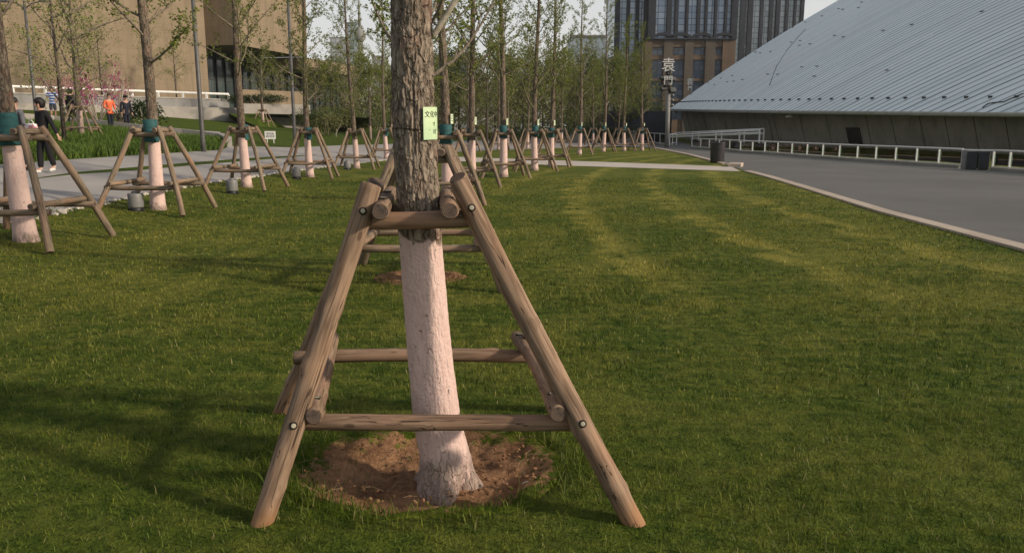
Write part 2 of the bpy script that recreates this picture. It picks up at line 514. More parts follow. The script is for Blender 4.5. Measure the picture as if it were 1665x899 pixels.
MT = dict(
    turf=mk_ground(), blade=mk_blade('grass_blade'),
    tall=mk_leaf('tall_grass_blade', (.045, .085, .012), (.13, .20, .03)),
    bark=mk_trunk('bark_whitewashed', (.085, .066, .050), (.22, .175, .13), 1.22, .55),
    barkmain=mk_trunk('bark_furrowed_whitewashed', (.13, .10, .076), (.33, .27, .21), 1.045, 1.0),
    barkplain=mk_trunk('bark_plain', (.05, .042, .036), (.13, .11, .09), 0, .6, False),
    branch=simple('branch_bark', (.17, .14, .105), .9, .45, 20, .4, 60),
    stem=simple('pale_stem_bark', (.32, .28, .22), .9, .4, 20, .3, 60),
    leaf=mk_leaf('ginkgo_young_leaf', (.10, .135, .018), (.21, .24, .045)),
    leaf2=mk_leaf('light_green_leaf', (.12, .15, .035), (.24, .25, .075)),
    leaf3=mk_leaf('dull_green_leaf', (.085, .098, .03), (.19, .185, .065)),
    leafb=mk_leaf('bush_leaf', (.06, .085, .016), (.15, .17, .04)),
    leafy=mk_leaf('yellow_green_leaf', (.10, .115, .012), (.22, .21, .03)),
    leafd=mk_leaf('hedge_leaf', (.018, .034, .010), (.045, .07, .018)),
    pink=mk_leaf('pink_blossom', (.26, .035, .11), (.48, .12, .24)),
    wood=mk_wood('weathered_log', (.112, .072, .048), (.295, .20, .136)),
    wood2=mk_wood('older_log', (.12, .092, .064), (.29, .22, .155)),
    woodf=mk_wood('weathered_leg_log', (.125, .080, .052), (.325, .222, .150), True),
    endg=mk_endgrain(), soil=mk_soil(),
    wrap=simple('green_wrap', (.022, .085, .088), .7, .35, 9, .5, 50, stretch=(1, 1, 3)),
    tag=simple('tag_plate', (.42, .60, .36), .45, .10, 9, .05, 30, spec=.5, c2=(.55, .66, .40)),
    tagw=simple('pale_tag', (.55, .62, .42), .5, .12, 9, .05),
    ink=simple('black_ink', (.02, .025, .02), .6, .1, 9, 0),
    wire=simple('dark_wire', (.03, .022, .018), .5, .2, 9, 0, metal=.5),
    zinc=simple('zinc_washer', (.40, .36, .27), .5, .15, 60, .1),
    hole=simple('bolt_hole', (.02, .016, .012), .9, .2, 9, 0),
    path=mk_paving('grey_path_paving', (.26, .24, .225), (.35, .325, .30), .45, .35),
    path2=mk_paving('pale_concrete_path', (.38, .33, .285), (.50, .44, .38), 1.2, .35),
    kerb=mk_paving('pale_kerb_stone', (.34, .275, .215), (.46, .38, .30), .8, .9),
    asphalt=mk_asphalt(), shell=mk_shell(), conc=mk_concrete_wall(),
    gconc=simple('grey_concrete', (.21, .205, .195), .85, .2, 1.2, .2, 30),
    pconc=simple('pale_concrete', (.30, .275, .245), .85, .15, 1.2, .2, 30),
    white=simple('white_paint', (.72, .71, .68), .45, .08, 5, .05, 30),
    steel=simple('pale_steel', (.62, .61, .58), .35, .12, 8, .05, 30, metal=.3),
    alu=simple('eave_aluminium', (.55, .57, .57), .35, .12, 2, .05, 30, metal=.4),
    dark=simple('dark_metal', (.025, .027, .03), .45, .3, 6, .1, 40),
    bin=simple('dark_grey_bin', (.045, .043, .045), .45, .25, 5, .1, 40),
    grey=simple('grey_metal', (.20, .195, .19), .5, .2, 6, .1, 40, metal=.2),
    pole=simple('lamp_post_grey', (.095, .092, .088), .5, .2, 6, .1, 40, metal=.2),
    glass=mk_glass_clear(),
    stone=mk_brick('tan_stone_cladding', (.235, .18, .12), (.26, .20, .135), (.19, .145, .098), 1.2, .6),
    brick=mk_brick('brown_tower_brick', (.125, .09, .062), (.15, .105, .072), (.09, .068, .05), .9, .35),
    bpier=mk_brick('grey_brown_pier', (.095, .078, .062), (.115, .092, .07), (.07, .06, .05), .9, .35),
    dpier=simple('dark_pier', (.035, .038, .046), .85, .25, .8, .1, spec=.1),
    tglass=mk_facade('tower_glass', (.30, .40, .52), (.56, .63, .70), (.12, .15, .20), 1.4, 1.25, .06, .2),  # bright pane colours have the reflected sky painted in
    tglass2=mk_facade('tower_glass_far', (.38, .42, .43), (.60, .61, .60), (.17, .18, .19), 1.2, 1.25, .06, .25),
    wglass=mk_facade('window_glass', (.06, .085, .13), (.15, .19, .24), (.05, .05, .05), 1.1, 1.0, .05, .1),
    dglass=mk_facade('entrance_glass', (.03, .042, .042), (.07, .09, .085), (.03, .03, .028), 1.5, 2.2, .03, .08),
    straw=simple('dry_straw', (.19, .135, .075), .9, .3, 20, 0),
    rubble=simple('edge_rubble', (.48, .43, .36), .95, .4, 14, .8, 60, .03),
)

# ================================================================== SETTING
PITS = [(-.38, 3.39, .58, .435, .095), (-.95, 8.0, .40, .34, .04)]
def pit(x, y):
    z = 0
    for cx, cy, rx, ry, d in PITS:
        q = ((x - cx) / rx) ** 2 + ((y - cy) / ry) ** 2
        if q < 1.0: z = min(z, -d - .05)
    return z

def build_ground():
    bm = bmesh.new()
    xs = [-1800, -400, -120, -60, -31.5, -24, -16, -10, -5.5, -4, -3] + [round(-2 + i * .1, 3) for i in range(31)] + [1.5, 3, 5, 8, 12, 20, 40, 100, 400, 1800]
    ys = [-60, -10, -2, 1, 2] + [round(2.4 + i * .1, 3) for i in range(70)] + [10, 13, 17, 22, 30, 40, 60, 90, 150, 300, 800, 2500]
    g = [[bm.verts.new((x, y, terr(x) + pit(x, y))) for y in ys] for x in xs]
    for i in range(len(xs) - 1):
        for j in range(len(ys) - 1):
            bm.faces.new((g[i][j], g[i + 1][j], g[i + 1][j + 1], g[i][j + 1]))
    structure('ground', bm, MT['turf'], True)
build_ground()

def build_soil():
    for n, (cx, cy, rx, ry, d) in enumerate(PITS):
        bm = bmesh.new()
        R, T = 40, 96
        rows = []
        for i in range(R + 1):
            q = i / R
            row = []
            for k in range(T):
                a = 2 * PI * k / T
                wob = 1 + .15 * mnoise.noise(V((math.cos(a) * 1.7, math.sin(a) * 1.7, n * 5))) + .05 * mnoise.noise(V((math.cos(a) * 7, math.sin(a) * 7, n * 5)))
                rr = q * (1.20 if n else 1.16) * wob
                x, y = cx + rx * rr * math.cos(a), cy + ry * rr * math.sin(a)
                prof = -d * (1 - min(max((q - .45) / .42, 0), 1) ** 1.6)
                nz = .022 * mnoise.noise(V((x * 9, y * 9, 1))) + .012 * mnoise.noise(V((x * 30, y * 30, 2))) + .010 * mnoise.noise(V((x * 3, y * 3, 7)))
                nz *= min(1, (1 - q) * 6)
                mound = .05 * math.exp(-(((x + .27 if n == 0 else x - cx)) ** 2 + (y - (3.33 if n == 0 else cy)) ** 2) / .035)
                z = prof + nz + mound + (.004 if q < .999 else -.02)
                row.append(bm.verts.new((x, y, z)))
            rows.append(row)
        for i in range(R):
            for k in range(T):
                try: bm.faces.new((rows[i][k], rows[i + 1][k], rows[i + 1][(k + 1) % T], rows[i][(k + 1) % T]))
                except ValueError: pass
        bmesh.ops.remove_doubles(bm, verts=bm.verts[:], dist=1e-5)
        bmesh.ops.recalc_face_normals(bm, faces=bm.faces[:])
        structure('soil', bm, MT['soil'], True)
build_soil()

# ---- paths on the left and behind the rows
near_edge = [(-160, 398), (0, 364), (157, 332), (243, 313), (341, 297), (398, 289), (500, 275), (573, 266), (640, 259), (743, 262.5), (928, 270), (1100, 275.5), (1204, 279)]
cross_up = [(1190, 271.5), (1100, 268), (1000, 264.5), (900, 261), (743, 255.5), (690, 252)]
mid_low = [(760, 246), (850, 243), (930, 240), (1010, 238), (1062, 239.5)]
far_edge = [(1062, 219), (1000, 219.5), (930, 222), (850, 226), (760, 229), (700, 231), (623, 235), (558, 236.5), (480, 240), (374, 238), (360, 244), (93, 261), (0, 268), (-160, 281)]
W_ = [P(*p) for p in near_edge[:9]] + [P(*p) for p in [(690, 252)] + mid_low] + [P(*p) for p in far_edge]
structure('path', sheet(W_, .004), MT['path'])
X_ = [P(*p) for p in [(640, 259)] + near_edge[9:] + cross_up]
structure('path', sheet(X_, .008), MT['path2'])
strip_near = [(60, 291), (120, 284), (230, 277), (320, 268.5), (420, 260.5), (514, 252.5)]
strip_far = [(514, 252), (420, 256.5), (320, 264), (230, 271.5), (120, 281), (60, 290)]
structure('grass_verge', sheet([P(*p) for p in strip_near + strip_far], .010), MT['turf'])

def edging():
    """crumbly pale stones where the left path meets the lawn"""
    random.seed(5)
    bm = bmesh.new()
    pts = [P(*p) for p in near_edge[:9]]
    for a, b in zip(pts[:-1], pts[1:]):
        L = (b - a).length
        n = int(L / .09)
        for i in range(n):
            c = a.lerp(b, (i + random.random()) / n) + V((random.uniform(-.02, .16), random.uniform(-.08, .08), 0))
            c.z = terr(c.x) + .012
            s = random.uniform(.04, .13)
            r = bmesh.ops.create_icosphere(bm, subdivisions=1, radius=s / 2)
            M = Matrix.Translation(c) @ Matrix.Rotation(random.random() * 6, 4, 'Z') @ Matrix.Diagonal((1.3, .9, .55, 1))
            bmesh.ops.transform(bm, matrix=M, verts=r['verts'])
    o = obj('edging_stones', bm, MT['rubble'])
    tag(o, 'crumbly pale stone edging between the left path and the lawn', 'edging', kind='stuff')
edging()

# ---- asphalt, kerb
kerb = [V((5.35, -3, 0)), V((5.55, 2, 0))] + [P(*p) for p in ((1665, 405), (1440, 346), (1300, 303), (1250, 288), (1215, 279))]
kerb2 = [P(*p) for p in ((1180, 268), (1120, 252), (1062, 240.5))]
rail_px = [(1125, 241), (1139, 242.5), (1153, 243.5), (1169, 244.5), (1186, 246), (1203.6, 248), (1223, 249.6), (1243, 250.6), (1264, 252), (1287, 254),
           (1311.6, 256), (1337, 258), (1364, 260), (1393, 262), (1423, 264), (1455, 266), (1489, 268.6), (1525, 271), (1563, 274)]
rail_pts = [P(*p) for p in rail_px]
asp = kerb + kerb2 + [P(1040, 232), P(1045, 222), P(1093, 228), V((14.2, 60, 0))] + rail_pts[1:] + [V((18.0, 26, 0)), V((20, 14, 0)), V((24, 2, 0)), V((26, -3, 0))]
structure('asphalt', sheet(asp, .006), MT['asphalt'])

def kerb_strip(name, pts, w, h, mat, end=True):
    bm = bmesh.new()
    L = []; Rr = []
    for i, p in enumerate(pts):
        d = (pts[min(i + 1, len(pts) - 1)] - pts[max(i - 1, 0)]); d.z = 0; d.normalize()
        nrm = V((d.y, -d.x, 0))
        L.append(p - nrm * w / 2); Rr.append(p + nrm * w / 2)
    prof = []
    for a, b in zip(L, Rr):
        prof.append([bm.verts.new((a.x, a.y, a.z - .05)), bm.verts.new((a.x, a.y, a.z + h)), bm.verts.new((b.x, b.y, b.z + h)), bm.verts.new((b.x, b.y, b.z - .05))])
    for p, q in zip(prof[:-1], prof[1:]):
        for k in range(3): bm.faces.new((p[k], q[k], q[k + 1], p[k + 1]))
    bm.faces.new(prof[0]); bm.faces.new(list(reversed(prof[-1])))
    bmesh.ops.recalc_face_normals(bm, faces=bm.faces[:])
    return structure(name, bm, mat)
kerb_strip('kerb', kerb, .26, .035, MT['kerb'])
kerb_strip('kerb', kerb2, .26, .05, MT['kerb'])
bm = bmesh.new(); c_ = P(1196, 271); box(bm, c_ + V((0, 0, .04)), (.5, 1.1, .20), -.35); bmesh.ops.bevel(bm, geom=bm.edges[:], offset=.02, segments=1, affect='EDGES')
structure('kerb', bm, MT['kerb'])

# ================================================================== GRASS BLADES (stuff)
def pt_in(poly, x, y):
    inside = np.zeros(len(x), bool)
    n = len(poly)
    for i in range(n):
        x1, y1 = poly[i][0], poly[i][1]; x2, y2 = poly[(i + 1) % n][0], poly[(i + 1) % n][1]
        c = ((y1 > y) != (y2 > y)) & (x < (x2 - x1) * (y - y1) / ((y2 - y1) if abs(y2 - y1) > 1e-9 else 1e-9) + x1)
        inside ^= c
    return inside

def blades(name, x, y, h, w, mat, rng, lean=.5):
    n = len(x)
    a = rng.uniform(0, 2 * PI, n); la = rng.uniform(0, 2 * PI, n); le = rng.uniform(.1, 1, n) * lean * h
    ux, uy = np.cos(a) * w / 2, np.sin(a) * w / 2
    dx, dy = np.cos(la) * le, np.sin(la) * le
    z0 = np.clip(.1 * (-x - 5.5), 0, 2.6) - .003
    for cx, cy, rx, ry, d in PITS:
        q = np.sqrt(((x - cx) / rx) ** 2 + ((y - cy) / ry) ** 2)
        z0 = np.where(q < 1.02, z0 - d * (1 - np.clip((q / 1.2 - .45) / .42, 0, 1) ** 1.6), z0)
    hz = h * np.sqrt(np.clip(1 - (le / h) ** 2 * .5, .2, 1))
    Vv = np.empty((n, 5, 3), np.float32)
    Vv[:, 0] = np.stack((x - ux, y - uy, z0), 1)
    Vv[:, 1] = np.stack((x + ux, y + uy, z0), 1)
    Vv[:, 2] = np.stack((x + ux * .8 + dx * .35, y + uy * .8 + dy * .35, z0 + hz * .6), 1)
    Vv[:, 3] = np.stack((x - ux * .8 + dx * .35, y - uy * .8 + dy * .35, z0 + hz * .6), 1)
    Vv[:, 4] = np.stack((x + dx, y + dy, z0 + hz), 1)
    base = (np.arange(n) * 5)[:, None]
    loops = (base + np.array([0, 1, 2, 3, 3, 2, 4])[None, :]).ravel()
    sizes = np.tile(np.array([4, 3]), n)
    return raw_mesh(name, Vv.reshape(-1, 3), loops, sizes, mat)

def lawn_blades():
    rng = np.random.default_rng(3)
    zones = [(1.7, 4.2, 4200, .030, .0038, .0), (4.2, 8.0, 1900, .032, .0062, 0), (8.0, 14.0, 620, .034, .011, 0), (14, 24, 170, .036, .02, 0)]
    xs, ys, hs, ws = [], [], [], []
    lawn = [(-8.9, 12), (-5.6, 0), (5.35, 0)] + [(p.x - .16, p.y) for p in kerb[1:]] + [(P(*p).x, P(*p).y) for p in reversed(near_edge[2:-1])]
    for d0, d1, dens, h, w, _ in zones:
        hw = .70 * d1 + .8
        n = int(dens * (d1 - d0) * 2 * hw)
        x = rng.uniform(-hw, hw, n); y = rng.uniform(d0, d1, n)
        # clumped density
        k = np.sin(x * 3.1 + 1.3 * np.sin(y * 2.3)) * np.sin(y * 3.7 + 1.1 * np.sin(x * 2.9))
        keep = (np.abs(x) < .70 * y + .8) & pt_in(lawn, x, y) & (rng.uniform(0, 1, n) < .75 + .25 * k)
        for cx, cy, rx, ry, d in PITS:
            an = np.arctan2((y - cy) / ry, (x - cx) / rx)
            q = np.sqrt(((x - cx) / rx) ** 2 + ((y - cy) / ry) ** 2)
            lim = .82 + .15 * np.sin(3 * an + 1) + .08 * np.sin(7 * an) + .05 * np.sin(13 * an + x * 3) + rng.normal(0, .07, n) + .12 * np.sin(x * 23 + 3 * np.sin(y * 19)) * np.sin(y * 27)
            keep &= (q > lim) | ((q > lim - .35) & (rng.uniform(0, 1, n) < .22))
        x, y = x[keep], y[keep]
        m = len(x)
        patch = .75 + .5 * (np.sin(x * 1.7 + y * .9) * np.sin(y * 2.1 - x * .6) * .5 + .5)
        hh = h * patch * rng.uniform(.4, 1.35, m) * np.where(rng.uniform(0, 1, m) < .03, 1.7, 1.0)
        hh *= .92 + .45 * np.clip(np.sin(x * 5.3 + 2 * np.sin(y * 3.1)) * np.sin(y * 6.1 + 2 * np.sin(x * 4.3)) - .35, 0, 1)
        # longer uncut grass round the pit rim
        cx, cy, rx, ry, d = PITS[0]
        q = np.sqrt(((x - cx) / rx) ** 2 + ((y - cy) / ry) ** 2)
        hh *= 1 + 1.2 * np.exp(-((q - 1.15) / .22) ** 2)
        xs.append(x); ys.append(y); hs.append(hh); ws.append(w * rng.uniform(.7, 1.2, m))
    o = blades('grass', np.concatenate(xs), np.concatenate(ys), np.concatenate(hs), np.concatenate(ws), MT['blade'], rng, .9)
    tag(o, 'short mown green lawn grass with dry yellowish patches', 'grass', kind='stuff')
lawn_blades()

bed_front = [(-160, 280), (0, 267.5), (93, 260.5), (200, 253), (300, 247), (360, 243.5), (370, 239)]
bed_back = [(358, 232), (300, 226), (231, 219), (160, 211), (90, 204), (0, 198), (-160, 188)]
bed = [P(*p) for p in bed_front] + [P(*p) for p in bed_back]
def bed_grass():
    rng = np.random.default_rng(8)
    bx = [p.x for p in bed]; by = [p.y for p in bed]
    n = 230000
    x = rng.uniform(min(bx), max(bx), n); y = rng.uniform(min(by), max(by), n)
    keep = pt_in([(p.x, p.y) for p in bed], x, y) & (x > -.80 * y)
    x, y = x[keep], y[keep]
    x, y = x[:60000], y[:60000]
    patch = .7 + .3 * np.sin(x * 1.3 + 2 * np.sin(y * .7)) * np.sin(y * 1.1)
    h = .42 * patch * rng.uniform(.5, 1.2, len(x))
    o = blades('tall_grass', x, y, h, np.full(len(x), .035), MT['tall'], rng, .8)
    tag(o, 'long bright green ornamental grass filling the raised bed by the path', 'grass', kind='stuff')
bed_grass()

# ================================================================== LOG SUPPORTS
def log_mesh(L, r0, r1, seed, n=16, m=14):
    rnd = random.Random(seed)
    bm = bmesh.new()
    rings = []
    bend = (rnd.uniform(-1, 1) * .014 * L, rnd.uniform(-1, 1) * .014 * L)
    knots = [(rnd.random() * 6.28, rnd.uniform(.05, .95) * L, rnd.uniform(.08, .22)) for _ in range(int(L * 8))] if m > 20 else []
    for i in range(m + 1):
        t = i / m
        z = t * L
        row = []
        for k in range(n):
            a = 2 * PI * k / n
            r = (r0 + (r1 - r0) * t) * (1 + .075 * mnoise.noise(V((math.cos(a), math.sin(a), z * 3 + seed * 9.1))) + .025 * mnoise.noise(V((math.cos(a) * 3, math.sin(a) * 3, z * 9 + seed))))
            for ka, kz, kh in knots:
                dd = (1 - math.cos(a - ka)) * 3 + ((z - kz) / .035) ** 2
                if dd < 4: r += r0 * kh * math.exp(-dd * 1.6)
            s = math.sin(PI * t)
            row.append(bm.verts.new((r * math.cos(a) + bend[0] * s, r * math.sin(a) + bend[1] * s, z)))
        rings.append(row)
    for i in range(m):
        for k in range(n):
            f = bm.faces.new((rings[i][k], rings[i][(k + 1) % n], rings[i + 1][(k + 1) % n], rings[i + 1][k])); f.smooth = True
    # chamfered ends with end grain
    for ring, zz, flip in ((rings[0], -.006, True), (rings[-1], L + .006, False)):
        c = V((0, 0, 0))
        for v in ring: c += v.co
        c /= n
        inner = [bm.verts.new(((v.co.x - c.x) * .86 + c.x, (v.co.y - c.y) * .86 + c.y, zz)) for v in ring]
        for k in range(n):
            q = (ring[k], ring[(k + 1) % n], inner[(k + 1) % n], inner[k])
            f = bm.faces.new(tuple(reversed(q)) if flip else q)
            f.smooth = False
        f = bm.faces.new(list(reversed(inner)) if flip else inner)
        f.material_index = 1
    return bm

def log(name, a, b, r, parent, seed, mat, taper=.92, ext=0.0, n=16, m=14):
    a, b = V(a), V(b)
    d = (b - a).normalized()
    a2 = a - d * ext; b2 = b + d * ext
    o = obj(name, log_mesh((b2 - a2).length, r, r * taper, seed, n, m), [MT[mat], MT['endg']], parent)
    o.location = a2
    o.rotation_mode = 'QUATERNION'
    o.rotation_quaternion = d.to_track_quat('Z', 'Y') @ Matrix.Rotation(seed * 1.3, 3, 'Z').to_quaternion()
    return o

def bolt(p, nrm, parent, r=.013):
    """a washer and bolt head sunk in a dark hole; p and nrm in the log's parent space"""
    q = V(nrm).normalized().to_track_quat('Z', 'Y').to_matrix().to_4x4()
    M = Matrix.Translation(p) @ q
    bm = bmesh.new()
    lathe(bm, [(r * 1.6, -.02), (r * 1.6, .003), (r * 1.1, .0035)], 18, mi=0)
    lathe(bm, [(r * .98, -.02), (r * .98, .005), (r * .8, .0062)], 16, mi=1)
    bmesh.ops.transform(bm, matrix=parent.matrix_basis.inverted() @ M, verts=bm.verts[:])
    return obj('bolt', bm, [MT['hole'], MT['zinc']], parent)

# ---- the big frame in the foreground
sup0 = thing('tree_support', 'nearest and largest weathered log frame around the foreground trunk', 'tree support', (-.36, 3.4, 0), 0, 'log frames propping the trees')
def w2s(p): return V(p) - V((-.36, 3.4, 0))
LEG = dict(FL=((-.975, 2.86, -.03), (-.553, 3.15, 1.275)), FR=((.485, 2.86, -.03), (-.208, 3.15, 1.285)),
           RL=((-1.25, 4.1, -.03), (-.585, 3.47, 1.262)), RR=((.30, 4.12, -.03), (-.232, 3.47, 1.285)))
legs = {}
for i, (k, (a, b)) in enumerate(LEG.items()):
    legs[k] = log('leg', w2s(a), w2s(b), .042, sup0, 11 + i, 'woodf', .96, 0, 28, 60)
log('upper_bar', w2s((-.60, 3.165, 1.135)), w2s((-.15, 3.165, 1.145)), .036, sup0, 21, 'wood', .98, 0, 24, 30)
log('upper_bar', w2s((-.64, 3.46, 1.14)), w2s((-.16, 3.46, 1.14)), .036, sup0, 22, 'wood', .98, 0, 24, 34)
ubl = log('upper_bar', w2s((-.498, 3.02, 1.187)), w2s((-.545, 3.62, 1.207)), .034, sup0, 23, 'wood', .98, 0, 24, 34)
ubr = log('upper_bar', w2s((-.236, 3.02, 1.190)), w2s((-.29, 3.62, 1.207)), .034, sup0, 24, 'wood', .98, 0, 24, 34)
log('rung', w2s((-.88, 3.03, .347)), w2s((.295, 3.03, .342)), .033, sup0, 25, 'wood', .98, 0, 24, 34)
log('rung', w2s((-1.085, 3.86, .368)), w2s((.22, 3.86, .368)), .034, sup0, 26, 'wood', .98, 0, 24, 34)
rgl = log('rung', w2s((-.765, 2.935, .405)), w2s((-.93, 4.02, .43)), .034, sup0, 27, 'wood', .95, 0, 24, 34)
rgr = log('rung', w2s((.178, 2.935, .415)), w2s((.025, 4.02, .432)), .034, sup0, 28, 'wood', .95, 0, 24, 34)
camv = V((0, 0, HC))
def surf_bolt(leg, key, z, r=.042):
    a, b = (w2s(p) for p in LEG[key])
    t = (z - a.z) / (b.z - a.z)
    c = a.lerp(b, t)
    d = (b - a).normalized()
    to = (camv - (c + V((-.36, 3.4, 0)))); to = to - d * to.dot(d)
    leg.matrix_basis = Matrix.LocRotScale(leg.location, leg.rotation_quaternion, None)
    bolt(c + to.normalized() * (r * .985), to, leg, .0095)
surf_bolt(legs['FL'], 'FL', 1.175); surf_bolt(legs['FL'], 'FL', .37)
surf_bolt(legs['FR'], 'FR', 1.185); surf_bolt(legs['FR'], 'FR', .375)
def notch(bar, a, b, t, r):
    bar.matrix_basis = Matrix.LocRotScale(bar.location, bar.rotation_quaternion, None)
    c = w2s(a).lerp(w2s(b), t) + V((0, 0, r))
    bm = bmesh.new()
    box(bm, c, (.034, .02, .006), mi=0)
    box(bm, c + V((.003, -.002, .002)), (.022, .010, .005), mi=1)
    bmesh.ops.transform(bm, matrix=bar.matrix_basis.inverted(), verts=bm.verts[:])
    obj('bolt_notch', bm, [MT['hole'], MT['zinc']], bar)
notch(ubl, (-.498, 3.02, 1.187), (-.545, 3.62, 1.207), .22, .034); notch(ubl, (-.498, 3.02, 1.187), (-.545, 3.62, 1.207), .60, .034)
notch(ubr, (-.236, 3.02, 1.190), (-.29, 3.62, 1.207), .22, .034); notch(ubr, (-.236, 3.02, 1.190), (-.29, 3.62, 1.207), .60, .034)
notch(rgr, (.178, 2.935, .415), (.025, 4.02, .432), .12, .033); notch(rgl, (-.765, 2.935, .405), (-.93, 4.02, .43), .10, .033)
notch(rgr, (.178, 2.935, .415), (.025, 4.02, .432), .93, .033)

# ---- the generic frame, copied for every other tree
def make_support(name, label, hf=.74, ht=.215, zt=1.43, zb=1.30, zr=.42, r=.047, seed=40):
    t = thing(name, label, 'tree support', (0, 0, 0), 0, 'log frames propping the trees')
    i = seed
    for sx in (-1, 1):
        for sy in (-1, 1):
            log('leg', (sx * hf, sy * hf, -.03), (sx * ht, sy * ht, zt), r, t, i, 'wood2', .92, 0, 10, 5); i += 1
    u = ht + .06; e = .30
    for s in (-1, 1):
        log('upper_bar', (-e, s * (ht - .04), zb), (e, s * (ht - .04), zb), .042, t, i, 'wood2', 1, 0, 10, 3); i += 1
        log('upper_bar', (s * (ht - .04), -e, zb + .075), (s * (ht - .04), e, zb + .075), .042, t, i, 'wood2', 1, 0, 10, 3); i += 1
    q = hf + (ht - hf) * (zr / zt)
    for s in (-1, 1):
        log('rung', (-q - .06, s * (q - .08), zr), (q + .06, s * (q - .08), zr), .040, t, i, 'wood2', 1, 0, 10, 4); i += 1
        log('rung', (s * (q - .08), -q - .06, zr + .075), (s * (q - .08), q + .06, zr + .075), .040, t, i, 'wood2', 1, 0, 10, 4); i += 1
    return t
SUP = make_support('tree_support', 'x')
SUP_used = [False]
def place_support(loc, rz, label, sc=1.0):
    o = SUP if not SUP_used[0] else copy_tree(SUP)
    SUP_used[0] = True
    o.location = loc; o.rotation_euler = (0, 0, rz); o.scale = (sc, sc, sc)
    tag(o, label, 'tree support', 'log frames propping the trees')
    return o

# ================================================================== TREES
def rdir(rnd):
    while True:
        v = V((rnd.uniform(-1, 1), rnd.uniform(-1, 1), rnd.uniform(-1, 1)))
        if .05 < v.length < 1: return v.normalized()

class Leaves:
    def __init__(s): s.v = []; s.n = 0
    def leaf(s, c, size, rnd, up=.3):
        d = rdir(rnd); d.z = d.z * .7 + up
        d.normalize()
        w = d.orthogonal(); w.rotate(Matrix.Rotation(rnd.random() * 6.28, 3, d)); w.normalize()
        a = c; b = c + d * size
        s.v += [a, c + d * size * .6 + w * size * .45, b, c + d * size * .6 - w * size * .45]
        s.n += 1
    def tuft(s, c, size, rnd, k=5):
        for _ in range(k): s.leaf(c + rdir(rnd) * size * .5 * rnd.random(), size * rnd.uniform(.6, 1.1), rnd)
    def cloud(s, c, rad, n, size, rnd, shell=.45):
        for _ in range(n):
            d = rdir(rnd); q = (shell + (1 - shell) * rnd.random() ** .7)
            p = V((c[0] + d.x * rad[0] * q, c[1] + d.y * rad[1] * q, c[2] + d.z * rad[2] * q))
            s.leaf(p, size * rnd.uniform(.6, 1.2), rnd)
    def build(s, name, mat, parent=None):
        n = s.n
        return raw_mesh(name, np.array([tuple(p) for p in s.v], np.float32).reshape(-1, 3) if n else np.zeros((0, 3)), np.arange(n * 4), np.full(n, 4), mat, parent)

def limb(bm, a, d, L, r, rnd, lv, depth, droop=.10, n=5, leafsize=.05, dens=1.0):
    pts = [a.copy()]; dirv = d.normalized(); p = a.copy()
    seg = max(3, int(L / .25)); rad = [r]
    for i in range(seg):
        dirv = (dirv + rdir(rnd) * .16 + V((0, 0, droop * .25))).normalized()
        p = p + dirv * L / seg
        pts.append(p.copy()); rad.append(max(r * (1 - (i + 1) / seg * .8), .0035))
        t = (i + 1) / seg
        if depth > 0 and t > .2:
            for _ in range(1 if rnd.random() < .75 else 2):
                dd = (dirv * .7 + rdir(rnd) * .8 + V((0, 0, .15))).normalized()
                limb(bm, p, dd, L * rnd.uniform(.25, .5) * (1.15 - t * .5), rad[-1] * .6, rnd, lv, depth - 1, droop, 4, leafsize, dens)
        k = dens * (1.0 if depth == 0 else .55)
        for _ in range(int(k + rnd.random())): lv.tuft(p + rdir(rnd) * .07, leafsize, rnd, rnd.choice((3, 4, 5, 6)))
        if rnd.random() < k * .6: lv.tuft(p.lerp(pts[-2], .5) + rdir(rnd) * .03, leafsize, rnd, 4)
    tube(bm, pts, rad, n, cap=False)

def make_tree(name, label, seed, H=8.2, r0=.145, first=2.2, mat='bark', leaf='leaf', wrap=True, nb=34, blen=1.8, leafsize=.040, dens=5.0, n=12, bend=.05, leader=True, trunk_bm=None, rise=.75):
    rnd = random.Random(seed)
    t = thing(name, label, 'tree')
    bm = bmesh.new()
    pts, rad = [], []
    m = 22
    ph = rnd.random() * 6
    def axis(z): return V((bend * math.sin(z * .7 + ph) - bend * math.sin(ph), bend * math.sin(z * .5 + ph * 2) - bend * math.sin(ph * 2), z))
    def R(z):
        base = r0 * float(np.interp(z, [0, .3, 1.2, 1.6, 3.0, 4.5, H], [1.08, .98, .82, .72, .62, .50, .05]))
        return base * (1 + .13 * math.exp(-max(z, 0) / .08)) + .004
    zs = [-.08, 0, .05, .12, .25, .5, .8, 1.15, 1.5, 1.9] + [1.9 + (H - 1.9) * (i + 1) / m for i in range(m)]
    if trunk_bm is None:
        tube(bm, [axis(z) for z in zs], [R(z) for z in zs], n)
        obj('trunk', bm, MT[mat], t, True)
    lv = Leaves()
    bb = bmesh.new()
    az = rnd.random() * 6
    for i in range(nb):
        q = i / (nb - 1)
        z = first + (H * .97 - first) * q ** .95 + rnd.uniform(-.08, .08)
        az += 2.4 + rnd.uniform(-.4, .4)
        el = rnd.uniform(.25, rise) + .35 * q
        d = V((math.cos(az) * math.cos(el), math.sin(az) * math.cos(el), math.sin(el)))
        L = blen * (1 - .72 * q) * rnd.uniform(.7, 1.15)
        a = axis(z)
        limb(bb, a, d, L, max(R(z) * .30, .008), rnd, lv, 1, .5, 5, leafsize, dens)
    obj('branches', bb, MT['branch'], t, True)
    lv.build('crown', MT[leaf], t)
    if wrap:
        w = bmesh.new()
        r_ = R(1.35) + .014
        lathe(w, [(r_ + .012, 1.17), (r_ + .016, 1.19), (r_ + .008, 1.27), (r_ + .013, 1.36), (r_ + .006, 1.45), (r_ + .010, 1.54), (r_ + .002, 1.555)], 20)
        obj('trunk_wrap', w, MT['wrap'], t)
    return t

